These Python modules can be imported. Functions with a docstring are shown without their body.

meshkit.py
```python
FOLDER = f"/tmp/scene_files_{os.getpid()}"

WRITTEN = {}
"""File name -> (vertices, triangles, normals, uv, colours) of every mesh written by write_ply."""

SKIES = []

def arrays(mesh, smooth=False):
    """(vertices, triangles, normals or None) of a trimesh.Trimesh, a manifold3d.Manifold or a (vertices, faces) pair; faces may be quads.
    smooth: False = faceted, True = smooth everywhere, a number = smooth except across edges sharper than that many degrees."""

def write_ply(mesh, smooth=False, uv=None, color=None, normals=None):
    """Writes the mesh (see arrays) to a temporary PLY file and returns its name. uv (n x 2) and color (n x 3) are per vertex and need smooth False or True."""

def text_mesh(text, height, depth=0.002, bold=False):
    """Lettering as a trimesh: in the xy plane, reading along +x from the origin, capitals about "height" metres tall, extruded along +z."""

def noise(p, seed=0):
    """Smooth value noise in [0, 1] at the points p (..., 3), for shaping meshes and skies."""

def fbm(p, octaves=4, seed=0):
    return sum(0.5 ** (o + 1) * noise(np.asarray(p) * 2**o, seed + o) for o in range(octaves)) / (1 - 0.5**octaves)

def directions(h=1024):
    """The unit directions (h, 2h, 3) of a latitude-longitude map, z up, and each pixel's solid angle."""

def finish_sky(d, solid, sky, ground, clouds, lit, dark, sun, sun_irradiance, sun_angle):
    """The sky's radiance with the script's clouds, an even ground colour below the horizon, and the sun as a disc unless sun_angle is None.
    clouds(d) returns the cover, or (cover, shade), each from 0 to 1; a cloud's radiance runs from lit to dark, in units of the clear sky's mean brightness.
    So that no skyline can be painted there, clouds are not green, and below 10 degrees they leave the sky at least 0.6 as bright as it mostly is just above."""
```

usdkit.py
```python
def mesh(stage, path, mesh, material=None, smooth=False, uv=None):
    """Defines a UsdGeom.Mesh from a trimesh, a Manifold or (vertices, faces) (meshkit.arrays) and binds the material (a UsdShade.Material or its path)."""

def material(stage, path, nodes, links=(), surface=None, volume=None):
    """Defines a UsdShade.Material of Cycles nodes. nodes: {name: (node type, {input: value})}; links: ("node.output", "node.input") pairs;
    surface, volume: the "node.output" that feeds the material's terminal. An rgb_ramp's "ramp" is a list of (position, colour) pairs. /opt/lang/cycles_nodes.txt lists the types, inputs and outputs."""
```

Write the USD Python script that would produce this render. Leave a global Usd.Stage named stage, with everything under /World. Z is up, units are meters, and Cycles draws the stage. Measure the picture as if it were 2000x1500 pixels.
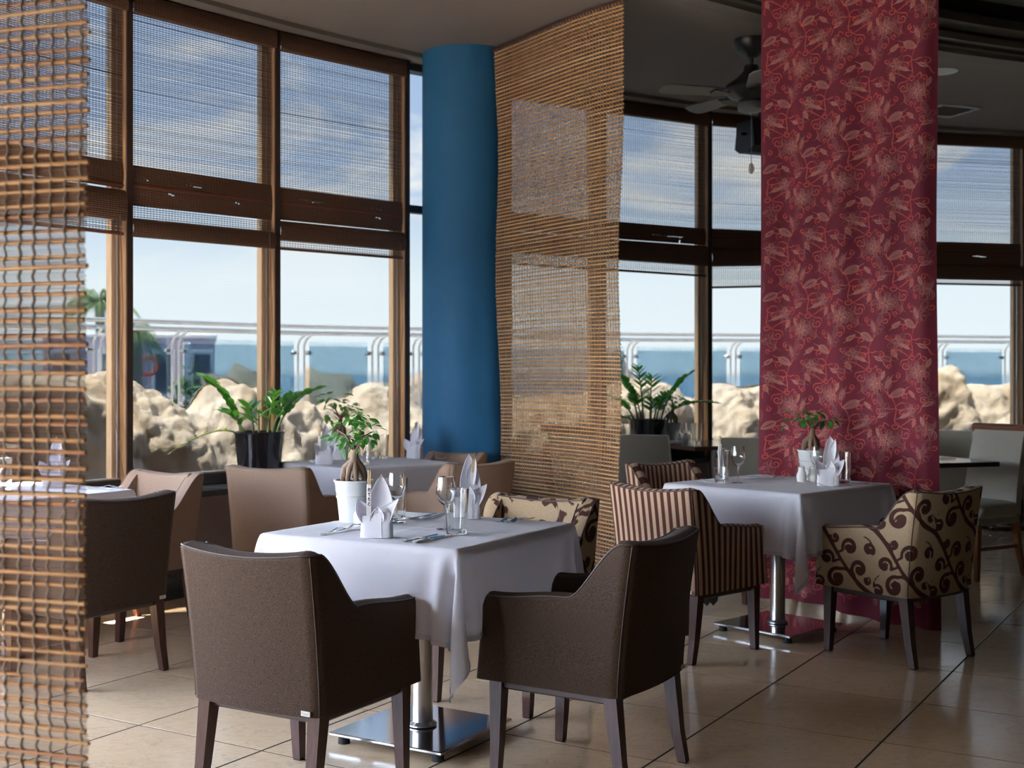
import math, random
import numpy as np, trimesh, usdkit, meshkit
import shapely.geometry as sg
from shapely import affinity
from scipy.spatial import cKDTree
from pxr import Usd, UsdGeom, UsdLux, UsdShade, Gf, Sdf

stage = Usd.Stage.CreateInMemory()
UsdGeom.SetStageUpAxis(stage, "Z"); UsdGeom.SetStageMetersPerUnit(stage, 1.0)
UsdGeom.Xform.Define(stage, "/World")
rnd = random.Random(7); rng = np.random.default_rng(7)
PI = math.pi

# ---------------------------------------------------------------- camera, sky, sun, exposure
cam = UsdGeom.Camera.Define(stage, "/World/camera")
cam.CreateHorizontalApertureAttr(36.0); cam.CreateFocalLengthAttr(43.2); cam.CreateVerticalApertureOffsetAttr(-0.306)
cam.CreateFStopAttr(4.5); cam.CreateFocusDistanceAttr(4.1); cam.CreateExposureAttr(4.7)
cam.AddTranslateOp().Set((0, 0, 1.29)); cam.AddRotateXOp().Set(90.0)

sky = UsdLux.DomeLight.Define(stage, "/World/sky"); sky.CreateIntensityAttr(1.0)
SKY = usdkit.material(stage, "/World/Looks/sky_clouds", {
    "tc": ("texture_coordinate", {}), "sep": ("separate_xyz", {}),
    "ramp": ("rgb_ramp", {"ramp": [(0, (.30, .36, .40)), (.499, (.34, .42, .48)), (.5, (.88, .95, 1.0)), (.537, (.80, .90, .98)), (.58, (.46, .60, .84)), (.66, (.36, .50, .78)), (1, (.34, .47, .74))]}),
    "mr": ("map_range", {"from_min": -1., "from_max": 1., "clamp": True}),
    "st": ("mapping", {"scale": (3.2, 3.2, 9.0), "location": (.3, 1.7, .4)}),
    "cl": ("noise_texture", {"scale": 1.5, "detail": 6., "roughness": .6, "distortion": .5}),
    "cr": ("rgb_ramp", {"ramp": [(0, (0, 0, 0)), (.47, (0, 0, 0)), (.62, (1, 1, 1)), (1, (1, 1, 1))]}),
    "mask": ("map_range", {"from_min": .05, "from_max": .16, "clamp": True}),
    "mm": ("math", {"math_type": "multiply"}),
    "mx": ("mix", {"color2": (.98, .97, .95)}), "bg": ("background_shader", {"strength": 1.0})},
    [("tc.generated", "sep.vector"), ("sep.z", "mr.value"), ("mr.result", "ramp.fac"), ("tc.generated", "st.vector"), ("st.vector", "cl.vector"), ("cl.fac", "cr.fac"),
     ("sep.z", "mask.value"), ("mask.result", "mm.value1"), ("cr.color", "mm.value2"), ("mm.value", "mx.fac"), ("ramp.color", "mx.color1"), ("mx.color", "bg.color")], surface="bg.background")
UsdShade.MaterialBindingAPI.Apply(sky.GetPrim()).Bind(SKY)
sun = UsdLux.DistantLight.Define(stage, "/World/sun"); sun.CreateNormalizeAttr(True); sun.CreateIntensityAttr(1.3); sun.CreateAngleAttr(3.0); sun.CreateColorAttr((1.0, .90, .76))
SUN_AZ, SUN_EL = math.degrees(math.atan2(-.36, -.93)), 65.0       # direction towards the sun
sun.AddRotateZOp().Set(SUN_AZ + 90.0); sun.AddRotateXOp().Set(90.0 - SUN_EL)

# ---------------------------------------------------------------- helpers
GROUPS = {"dining_armchair": "upholstered armchairs at the tables", "wine_glass": "stemmed wine glasses on the tables", "tumbler": "tumblers on the tables", "fork": "forks laid on the tables", "table_knife": "knives laid on the tables",
    "folded_napkin": "folded standing napkins", "flat_napkin": "flat napkins on the far tables", "chopstick_sleeve": "chopsticks in sleeves", "salt_shaker": "white porcelain shakers", "ficus_bonsai": "ficus bonsai table plants", "potted_plant": "black pot plants on the ledge",
    "high_back_chair": "cream chairs of the far dining area", "pedestal_table": "pedestal tables", "tablecloth": "white tablecloths", "roman_blind": "matchstick roman blinds", "bamboo_screen": "hanging bamboo screens", "sea_rock": "sea rocks beyond the railing",
    "palm_tree": "palms by the house", "votive_cup": "votive cups on the far table"}
_used = {}
def numbered(parent, name):
    k = (parent, name); n = _used.get(k, -1) + 1; _used[k] = n
    return name if n == 0 else f"{name}_{n:03d}"
def pth(parent): return "/World" if parent is None else str(parent.GetPath())
def setd(p, label=None, cat=None, group=None, kind=None):
    for k, v in (("label", label), ("category", cat), ("group", group), ("kind", kind)):
        if v: p.SetCustomDataByKey(k, v)
def thing(name, label=None, cat=None, loc=(0, 0, 0), rz=0, group=None, kind=None, parent=None):
    x = UsdGeom.Xform.Define(stage, f"{pth(parent)}/{numbered(pth(parent), name)}")
    x.AddTranslateOp().Set(tuple(map(float, loc))); x.AddRotateZOp().Set(float(rz))
    setd(x.GetPrim(), label, cat, group or GROUPS.get(name), kind)
    return x.GetPrim()
def obj(name, mesh, m, parent=None, smooth=False, uv=None, label=None, cat=None, group=None, kind=None, prim=None):
    if isinstance(mesh, list): mesh = cat_(mesh)
    g = usdkit.mesh(stage, f"{pth(parent)}/{numbered(pth(parent), name)}", mesh, m, smooth=smooth, uv=uv)
    for k, v in (prim or {}).items():
        UsdGeom.PrimvarsAPI(g).CreatePrimvar(k, Sdf.ValueTypeNames.FloatArray, "vertex").Set([float(x) for x in v])
    setd(g.GetPrim(), label, cat, group or (GROUPS.get(name) if cat else None), kind)
    return g.GetPrim()
def dup(src, label, loc, rz=0, group=None, cat=None, scale=None):
    name = src.GetName().rstrip("0123456789").rstrip("_")
    x = UsdGeom.Xform.Define(stage, f"/World/{numbered('/World', name)}")
    x.GetPrim().GetReferences().AddInternalReference(src.GetPath())
    x.AddTranslateOp(opSuffix="").Set(tuple(map(float, loc))) if not x.GetPrim().HasAttribute("xformOp:translate") else x.GetPrim().GetAttribute("xformOp:translate").Set(Gf.Vec3d(*map(float, loc)))
    x.GetPrim().GetAttribute("xformOp:rotateZ").Set(float(rz)) if x.GetPrim().HasAttribute("xformOp:rotateZ") else x.AddRotateZOp().Set(float(rz))
    if scale: x.AddScaleOp().Set(scale)
    x.GetPrim().SetInstanceable(True)
    setd(x.GetPrim(), label, cat, group or GROUPS.get(name))
    return x.GetPrim()
def cat_(ms): return trimesh.util.concatenate([tm(m) for m in ms])
def tm(m):
    if isinstance(m, trimesh.Trimesh): return m
    v, f, _ = meshkit.arrays(m); return trimesh.Trimesh(v, f, process=False)
def box(sx, sy, sz, c=(0, 0, 0), rz=0):
    b = trimesh.creation.box((sx, sy, sz))
    if rz: b.apply_transform(trimesh.transformations.rotation_matrix(math.radians(rz), (0, 0, 1)))
    b.apply_translation(c); return b
def cbox(sx, sy, sz, c=(0, 0, 0), r=.004, rz=0):
    """box with chamfered edges"""
    pts = []
    for x in (-1, 1):
        for y in (-1, 1):
            for z in (-1, 1):
                a, b_, c_ = x * sx / 2, y * sy / 2, z * sz / 2
                pts += [(a - x * r, b_ - y * r, c_), (a - x * r, b_, c_ - z * r), (a, b_ - y * r, c_ - z * r)]
    m = trimesh.convex.convex_hull(np.array(pts))
    if rz: m.apply_transform(trimesh.transformations.rotation_matrix(math.radians(rz), (0, 0, 1)))
    m.apply_translation(c); return m
def seg(p, q, w, h, r=0):
    """beam of width w (horizontal) and height h between two points"""
    p, q = np.array(p, float), np.array(q, float); d = q - p; L = np.linalg.norm(d)
    m = box(L, w, h) if not r else cbox(L, w, h, r=r)
    z = d / L; up = np.array((0, 0, 1.)) if abs(z[2]) < .95 else np.array((0, 1., 0))
    y = np.cross(up, z); y /= np.linalg.norm(y); x = np.cross(z, y)
    T = np.eye(4); T[:3, 0], T[:3, 1], T[:3, 2], T[:3, 3] = z, y, x, (p + q) / 2
    m.apply_transform(T); return m
def grid_faces(n, m, closed=False):
    i, j = np.meshgrid(np.arange(n - 1), np.arange(m if closed else m - 1), indexing="ij")
    a = i * m + j; b = i * m + (j + 1) % m; c = (i + 1) * m + (j + 1) % m; d = (i + 1) * m + j
    q = np.stack([a, d, c, b], -1).reshape(-1, 4)
    return np.vstack([q[:, [0, 1, 2]], q[:, [0, 2, 3]]])
def tube(points, radii, sides=8, caps=True):
    p = np.asarray(points, float); n = len(p)
    t = np.gradient(p, axis=0); t /= np.linalg.norm(t, axis=1, keepdims=True) + 1e-12
    a = np.cross(t, np.where(np.abs(t[:, 2:]) < .9, [0, 0, 1.], [1., 0, 0])); a /= np.linalg.norm(a, axis=1, keepdims=True) + 1e-12
    for k in range(1, n):
        if a[k] @ a[k - 1] < 0: a[k] = -a[k]
    b = np.cross(t, a); ang = np.arange(sides) * 2 * PI / sides
    v = p[:, None] + np.broadcast_to(radii, (n,))[:, None, None] * (np.cos(ang)[None, :, None] * a[:, None] + np.sin(ang)[None, :, None] * b[:, None])
    f = grid_faces(n, sides, True)[:, ::-1]; v = v.reshape(-1, 3)
    if caps:
        k = len(v); v = np.vstack([v, p[0], p[-1]])
        e = [(k, (j + 1) % sides, j) for j in range(sides)] + [(k + 1, (n - 1) * sides + j, (n - 1) * sides + (j + 1) % sides) for j in range(sides)]
        f = np.vstack([f, e])
    return trimesh.Trimesh(v, f, process=False)
def lathe(prof, sides=32, c=(0, 0, 0)):
    """closed or open (r,z) profile turned about z"""
    p = np.array(prof, float); n = len(p); ang = np.arange(sides) * 2 * PI / sides
    v = np.stack([p[:, 0][:, None] * np.cos(ang), p[:, 0][:, None] * np.sin(ang), np.repeat(p[:, 1][:, None], sides, 1)], -1).reshape(-1, 3)
    f = grid_faces(n, sides, True)[:, ::-1]
    m = trimesh.Trimesh(v, f, process=False); m.apply_translation(c)
    return m
def cyl(r, h, c=(0, 0, 0), sides=24, r2=None):
    r2 = r if r2 is None else r2
    return lathe([(0, 0), (r, 0), (r2, h), (0, h)], sides, c)
def place(m, loc=(0, 0, 0), rz=0, rx=0, ry=0):
    m = m.copy(); R = trimesh.transformations.rotation_matrix
    if rx: m.apply_transform(R(math.radians(rx), (1, 0, 0)))
    if ry: m.apply_transform(R(math.radians(ry), (0, 1, 0)))
    if rz: m.apply_transform(R(math.radians(rz), (0, 0, 1)))
    m.apply_translation(loc); return m
def sheet(V, thick=0.0):
    """(n,m,3) grid of points as a surface; thick makes it a closed slab"""
    n, m, _ = V.shape; f = grid_faces(n, m)
    if not thick: return trimesh.Trimesh(V.reshape(-1, 3), f, process=False)
    du = np.gradient(V, axis=0); dv = np.gradient(V, axis=1); N = np.cross(du, dv); N /= np.linalg.norm(N, axis=-1, keepdims=True) + 1e-12
    A, B = (V + N * thick / 2).reshape(-1, 3), (V - N * thick / 2).reshape(-1, 3); k = n * m
    rim = [i * m for i in range(n)] + [(n - 1) * m + j for j in range(1, m)] + [i * m + m - 1 for i in range(n - 2, -1, -1)] + [j for j in range(m - 2, 0, -1)]
    e = []
    for a, b in zip(rim, rim[1:] + rim[:1]): e += [(a, b, k + b), (a, k + b, k + a)]
    return trimesh.Trimesh(np.vstack([A, B]), np.vstack([f[:, ::-1], f + k, np.array(e)]), process=False)
def ss(a, b, x):
    t = np.clip((np.asarray(x, float) - a) / (b - a), 0, 1); return t * t * (3 - 2 * t)

# ---------------------------------------------------------------- materials
def mat(name, color, rough=.5, metal=0., color2=None, scale=8., stretch=(1, 1, 1), bump=0., bscale=None, lo=.35, hi=.65, detail=4., spec=.5, sheen=0., coat=0., trans=None, vec="object", extra=None):
    n = {"p": ("principled_bsdf", {"base_color": color, "roughness": rough, "metallic": metal, "specular_ior_level": spec, "sheen_weight": sheen, "coat_weight": coat, **(extra or {})})}; L = []
    if color2 is not None or bump:
        n["tc"] = ("texture_coordinate", {}); n["mp"] = ("mapping", {"scale": stretch}); L += [(f"tc.{vec}", "mp.vector")] if vec == "object" else []
        if vec == "world": n["geo"] = ("geometry", {}); L += [("geo.position", "mp.vector")]
    if color2 is not None:
        n["ns"] = ("noise_texture", {"scale": scale, "detail": detail, "roughness": .6})
        n["rp"] = ("rgb_ramp", {"ramp": [(0, color), (lo, color), (hi, color2), (1, color2)]})
        L += [("mp.vector", "ns.vector"), ("ns.fac", "rp.fac"), ("rp.color", "p.base_color")]
    if bump:
        n["bn"] = ("noise_texture", {"scale": bscale or scale, "detail": 3.}); n["bp"] = ("bump", {"strength": bump, "distance": .002})
        L += [("mp.vector", "bn.vector"), ("bn.fac", "bp.height"), ("bp.normal", "p.normal")]
    surf = "p.BSDF"
    if trans:
        n["t"] = ("translucent_bsdf", {"color": trans[0]}); n["mx"] = ("mix_closure", {"fac": trans[1]})
        L += [("p.BSDF", "mx.closure1"), ("t.BSDF", "mx.closure2")]; surf = "mx.closure"
        if color2 is not None and trans[0] is color: L += [("rp.color", "t.color")]
    return usdkit.material(stage, f"/World/Looks/{name}", n, L, surface=surf)

M = {}
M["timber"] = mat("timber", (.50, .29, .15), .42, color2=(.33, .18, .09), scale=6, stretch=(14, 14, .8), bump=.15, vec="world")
M["timber_pale"] = mat("timber_pale", (.72, .52, .34), .45, color2=(.6, .42, .26), scale=6, stretch=(14, 14, .8), vec="world")
M["alu"] = mat("aluminium_grey", (.62, .62, .62), .35, .6)
M["post_strip"] = mat("dark_brown_post_strip", (.060, .038, .030), .45)
M["dark_frame"] = mat("dark_bronze_frame", (.045, .035, .03), .4)
M["ceiling"] = mat("ceiling_paint", (.225, .195, .18), .65, color2=(.205, .178, .165), scale=1.5, vec="world")
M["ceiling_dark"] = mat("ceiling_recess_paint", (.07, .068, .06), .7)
M["cornice"] = mat("cornice_paint", (.16, .145, .13), .55)
M["wall"] = mat("wall_mauve_brown", (.36, .275, .26), .6, color2=(.33, .25, .235), scale=2.5, bump=.1, bscale=60, vec="world")
M["wall_in"] = mat("inner_wall_plaster", (.07, .055, .045), .7, color2=(.06, .047, .038), scale=1.2, vec="world")
M["granite"] = mat("black_granite", (.025, .027, .03), .12, color2=(.06, .065, .07), scale=90, vec="world")
M["blue"] = mat("blue_column_paint", (.014, .122, .27), .7, color2=(.017, .14, .30), scale=3, bump=.08, bscale=40, vec="world")
M["grout"] = mat("floor_grout", (.030, .024, .02), .9)
tile_mats = []
for k, (a, b) in enumerate([((.58, .43, .275), (.51, .37, .23)), ((.56, .415, .265), (.495, .36, .222)), ((.60, .445, .29), (.53, .385, .245))]):
    tile_mats.append(usdkit.material(stage, f"/World/Looks/floor_tile_{'abc'[k]}", {
        "geo": ("geometry", {}), "rot": ("mapping", {"rotation": (0, 0, math.radians(-20 - 25 * k)), "scale": (1.3, 5.0, 1), "location": (k * 3.1, k * 1.7, 0)}),
        "n1": ("noise_texture", {"scale": 5.5, "detail": 6., "roughness": .62, "distortion": 1.3}),
        "rp": ("rgb_ramp", {"ramp": [(0, b), (.36, tuple((x + y) / 2 for x, y in zip(a, b))), (.47, a), (.555, a), (.58, tuple(x * .66 for x in a)), (.605, a), (.66, a), (.68, tuple(x * .75 for x in a)), (.70, a), (1, a)]}),
        "bp": ("bump", {"strength": .12, "distance": .002}),
        "rr": ("map_range", {"from_min": .3, "from_max": .7, "to_min": .11, "to_max": .20}),
        "p": ("principled_bsdf", {"specular_ior_level": .5})},
        [("geo.position", "rot.vector"), ("rot.vector", "n1.vector"), ("n1.fac", "rp.fac"), ("rp.color", "p.base_color"), ("n1.fac", "bp.height"), ("bp.normal", "p.normal"), ("n1.fac", "rr.value"), ("rr.result", "p.roughness")], surface="p.BSDF"))
def fabric(name, nodes, links, colorout, rough=.75, sheen=.25, trans=None):
    n = {"tcf": ("texture_coordinate", {}), "wv": ("noise_texture", {"scale": 420., "detail": 2.}), "bpf": ("bump", {"strength": .35, "distance": .001}),
         "p": ("principled_bsdf", {"roughness": rough, "sheen_weight": sheen, "sheen_roughness": .4, "specular_ior_level": .2}), **nodes}
    L = [("tcf.object", "wv.vector"), ("wv.fac", "bpf.height"), ("bpf.normal", "p.normal"), (colorout, "p.base_color")] + links
    return usdkit.material(stage, f"/World/Looks/{name}", n, L, surface="p.BSDF")
def weave(c1, c2): return {"wm": ("mapping", {"scale": (1, 1, 2.5)}), "wn": ("noise_texture", {"scale": 260., "detail": 3., "roughness": .7}), "wr": ("rgb_ramp", {"ramp": [(0, c1), (.4, c1), (.62, c2), (1, c2)]})}
WL = [("tcf.object", "wm.vector"), ("wm.vector", "wn.vector"), ("wn.fac", "wr.fac")]
M["brown"] = fabric("brown_woven_upholstery", weave((.024, .0125, .0075), (.088, .052, .032)), WL, "wr.color", .6, .03)
M["tan"] = fabric("tan_woven_upholstery", weave((.27, .175, .12), (.37, .255, .18)), WL, "wr.color", .7, .08)
M["stripe"] = fabric("striped_upholstery", {**weave((.45, .32, .21), (.56, .41, .28)), "uv": ("uvmap", {"attribute": "st"}), "sx": ("separate_xyz", {}), "k": ("math", {"math_type": "multiply", "value2": 2 * PI / .037}),
    "sn": ("math", {"math_type": "sine"}), "mr": ("map_range", {"from_min": -.16, "from_max": .10, "clamp": True}), "mx": ("mix", {"color2": (.095, .028, .020)})},
    WL + [("uv.UV", "sx.vector"), ("sx.x", "k.value1"), ("k.value", "sn.value1"), ("sn.value", "mr.value"), ("mr.result", "mx.fac"), ("wr.color", "mx.color1")], "mx.color", .75, .03)
M["scroll"] = fabric("scroll_upholstery", {**weave((.33, .235, .14), (.48, .36, .225)), "at": ("attribute", {"attribute": "scroll"}), "mr": ("map_range", {"from_min": -.0012, "from_max": .0012, "to_min": 1., "to_max": 0., "clamp": True}), "mx": ("mix", {"color2": (.060, .020, .014)})},
    WL + [("at.fac", "mr.value"), ("mr.result", "mx.fac"), ("wr.color", "mx.color1")], "mx.color", .75, .03)
M["piping"] = mat("brown_piping", (.06, .042, .035), .45)
M["piping_tan"] = mat("tan_piping", (.26, .185, .13), .5)
M["leg"] = mat("dark_red_brown_wood", (.075, .030, .020), .32, color2=(.045, .018, .013), scale=9, stretch=(10, 10, 1), spec=.5)
M["leg_orange"] = mat("honey_wood", (.46, .22, .085), .35, color2=(.36, .165, .06), scale=9, stretch=(10, 10, 1))
M["roll_wood"] = mat("reddish_roll_wood", (.30, .135, .075), .35, color2=(.22, .09, .05), scale=9, stretch=(1, 10, 10))
M["cream"] = mat("cream_leatherette", (.58, .57, .49), .42, color2=(.54, .525, .45), scale=5, bump=.12, bscale=30, sheen=.1)
M["tag"] = mat("white_woven_tag", (.62, .58, .52), .7)
M["ink"] = mat("dark_ink", (.03, .025, .035), .6)
M["ink_blue"] = mat("violet_ink", (.06, .04, .16), .6)
M["cloth"] = mat("white_tablecloth_cotton", (.80, .80, .85), .75, sheen=.1, trans=((.82, .82, .88), .38), bump=.1, bscale=300)
M["hem"] = mat("tablecloth_hem_cotton", (.66, .66, .73), .75, trans=((.5, .5, .58), .08))
M["napkin"] = mat("white_napkin_cotton", (.82, .81, .86), .75, trans=((.8, .79, .85), .2), bump=.12, bscale=250)
M["steel"] = mat("brushed_steel", (.62, .61, .60), .24, 1.0)
M["plate_steel"] = mat("polished_base_steel", (.66, .68, .70), .10, 1.0, color2=(.60, .63, .66), scale=3, bump=.03, bscale=6)
M["cutlery"] = mat("cutlery_steel", (.72, .72, .72), .12, 1.0)
M["rubber"] = mat("black_rubber", (.012, .012, .012), .6)
M["dark_top"] = mat("dark_wenge_top", (.045, .028, .022), .16, color2=(.03, .02, .016), scale=8, stretch=(1, 10, 10))
M["top_edge"] = mat("reddish_table_edge", (.13, .055, .040), .3)
M["porcelain"] = mat("white_porcelain", (.80, .80, .77), .12, coat=.3)
M["pot_white"] = mat("white_glazed_planter", (.62, .65, .65), .35)
M["pot_black"] = mat("black_glazed_planter", (.006, .006, .008), .06, coat=.5)
M["soil"] = mat("brown_potting_grit", (.20, .12, .065), .9, color2=(.10, .055, .03), scale=60, bump=.8, bscale=90)
M["bark"] = mat("ficus_bark", (.26, .17, .11), .6, color2=(.15, .085, .055), scale=18, stretch=(1, 1, .4), bump=.5, bscale=40)
M["stem"] = mat("green_stem", (.16, .27, .08), .4, color2=(.26, .32, .13), scale=10)
M["stem_dark"] = mat("dark_green_stem", (.05, .10, .035), .4)
M["leaf"] = mat("glossy_zz_leaf", (.035, .17, .028), .22, color2=(.055, .24, .035), scale=12, trans=((.16, .50, .05), .28), coat=.3)
M["leaf_young"] = mat("young_yellow_green_leaf", (.32, .50, .08), .35, color2=(.52, .60, .18), scale=14, trans=((.5, .65, .12), .3))
M["leaf_ficus"] = mat("ficus_leaf", (.025, .10, .022), .25, color2=(.05, .17, .03), scale=14, trans=((.12, .40, .05), .25), coat=.2)
M["leaf_ficus_pale"] = mat("pale_ficus_leaf", (.09, .25, .05), .3, color2=(.16, .34, .08), scale=14, trans=((.25, .5, .1), .35))
M["glass"] = mat("clear_glass", (.97, .985, .985), .0, extra={"transmission_weight": 1.0, "ior": 1.47})
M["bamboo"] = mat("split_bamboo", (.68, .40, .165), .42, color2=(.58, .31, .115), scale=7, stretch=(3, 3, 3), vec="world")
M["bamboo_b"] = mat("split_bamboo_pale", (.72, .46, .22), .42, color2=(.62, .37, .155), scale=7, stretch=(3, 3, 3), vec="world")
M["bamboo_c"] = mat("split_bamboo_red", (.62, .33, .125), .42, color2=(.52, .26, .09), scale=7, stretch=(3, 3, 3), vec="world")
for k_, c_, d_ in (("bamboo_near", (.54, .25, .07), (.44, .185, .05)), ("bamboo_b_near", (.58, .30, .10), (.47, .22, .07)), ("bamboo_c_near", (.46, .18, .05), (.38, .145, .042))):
    M[k_] = mat({"bamboo_near": "dimmed_bamboo", "bamboo_b_near": "dimmed_bamboo_pale", "bamboo_c_near": "dimmed_bamboo_red"}[k_], c_, .42, color2=d_, scale=7, stretch=(3, 3, 3), vec="world")  # same bamboo with darker colours, offsetting the strong light on the near screen
M["reed"] = mat("thin_brown_reed", (.22, .115, .062), .6, color2=(.15, .075, .042), scale=20, vec="world")
M["jute"] = mat("jute_cord", (.40, .285, .19), .8, color2=(.30, .21, .14), scale=120, vec="world")
M["slat"] = mat("blind_matchstick", (.17, .085, .050), .6, color2=(.115, .058, .036), scale=30, vec="world", trans=((.30, .15, .08), .15))
M["slat_dense"] = usdkit.material(stage, "/World/Looks/folded_matchstick_blind", {
    "uv": ("uvmap", {"attribute": "st"}), "sx": ("separate_xyz", {}), "ky": ("math", {"math_type": "multiply", "value2": 2 * PI / .0116}), "sy": ("math", {"math_type": "sine"}),
    "kx": ("math", {"math_type": "multiply", "value2": 2 * PI / .021}), "sxn": ("math", {"math_type": "sine"}), "mk": ("map_range", {"from_min": .90, "from_max": .97, "clamp": True}),
    "c1": ("map_range", {"from_min": -1., "from_max": 1., "clamp": True}), "cm": ("mix", {"color1": (.105, .050, .030), "color2": (.19, .098, .058)}), "cm2": ("mix", {"color2": (.26, .16, .10)}),
    "bp": ("bump", {"strength": .6, "distance": .003}), "p": ("principled_bsdf", {"roughness": .6})},
    [("uv.UV", "sx.vector"), ("sx.y", "ky.value1"), ("ky.value", "sy.value1"), ("sx.x", "kx.value1"), ("kx.value", "sxn.value1"), ("sxn.value", "mk.value"), ("sy.value", "c1.value"), ("c1.result", "cm.fac"),
     ("cm.color", "cm2.color1"), ("mk.result", "cm2.fac"), ("cm2.color", "p.base_color"), ("sy.value", "bp.height"), ("bp.normal", "p.normal")], surface="p.BSDF")
M["thread"] = mat("blind_thread", (.10, .065, .05), .8)
M["batten"] = mat("red_brown_batten", (.20, .072, .045), .35)
M["cord"] = mat("blind_cord", (.16, .13, .11), .7)
M["curtain"] = mat("crimson_curtain_cloth", (.155, .010, .028), .8, color2=(.138, .009, .025), scale=5, sheen=.03, trans=((.34, .02, .05), .15), vec="world")
M["print_red"] = mat("coral_print", (.52, .075, .060), .8)
M["print_tan"] = mat("dusty_pink_print", (.38, .15, .125), .8)
M["print_dim"] = mat("faded_mauve_print", (.235, .060, .065), .75)
M["fan"] = mat("graphite_fan_metal", (.035, .038, .038), .35, .3)
M["fan_blade"] = mat("grey_fan_blade", (.17, .17, .175), .4)
M["speaker"] = mat("black_speaker_plastic", (.010, .010, .011), .45)
M["speaker_grille"] = mat("speaker_grille", (.05, .052, .055), .4, .5)
M["lamp_rim"] = mat("downlight_rim", (.75, .75, .73), .3, .5)
M["candle"] = mat("purple_patterned_votive", (.30, .16, .24), .35, color2=(.62, .38, .46), scale=45, lo=.45, hi=.52, trans=((.6, .3, .4), .3))
M["paper"] = mat("white_paper_sleeve", (.84, .82, .80), .7)
M["pale_wood"] = mat("pale_chopstick_wood", (.62, .45, .26), .6)
M["rock"] = usdkit.material(stage, "/World/Looks/pale_rockwork", {
    "geo": ("geometry", {}), "n1": ("noise_texture", {"scale": 1.6, "detail": 7., "roughness": .65, "distortion": .6}), "n2": ("noise_texture", {"scale": 6., "detail": 8., "roughness": .68, "distortion": .4}),
    "r1": ("rgb_ramp", {"ramp": [(0, (.50, .38, .25)), (.36, (.62, .50, .36)), (.48, (.76, .67, .55)), (.58, (.82, .75, .66)), (1, (.86, .82, .76))]}),
    "r2": ("rgb_ramp", {"ramp": [(0, (.72, .69, .65)), (.42, (.92, .91, .9)), (.6, (1, 1, 1)), (1, (1, 1, 1))]}), "mu": ("mix", {"mix_type": "multiply", "fac": 1.0}),
    "bp": ("bump", {"strength": .8, "distance": .09}), "p": ("principled_bsdf", {"roughness": .9, "specular_ior_level": .2})},
    [("geo.position", "n1.vector"), ("geo.position", "n2.vector"), ("n1.fac", "r1.fac"), ("n2.fac", "r2.fac"),
     ("r1.color", "mu.color1"), ("r2.color", "mu.color2"), ("mu.color", "p.base_color"), ("n2.fac", "bp.height"), ("bp.normal", "p.normal")], surface="p.BSDF")
M["sea_rock"] = mat("brown_sea_rock", (.36, .265, .185), .9, color2=(.50, .40, .30), scale=2.5, bump=.8, bscale=8, vec="world", spec=.2)
M["terrace"] = mat("beige_terrace_paving", (.62, .55, .45), .8, color2=(.55, .48, .39), scale=2, vec="world")
M["sea"] = mat("sea_water", (.05, .14, .21), .25, color2=(.065, .17, .25), scale=.05, bump=1.0, bscale=.6, vec="world")
M["rail"] = mat("satin_rail_steel", (.72, .72, .73), .32, .75)
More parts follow.
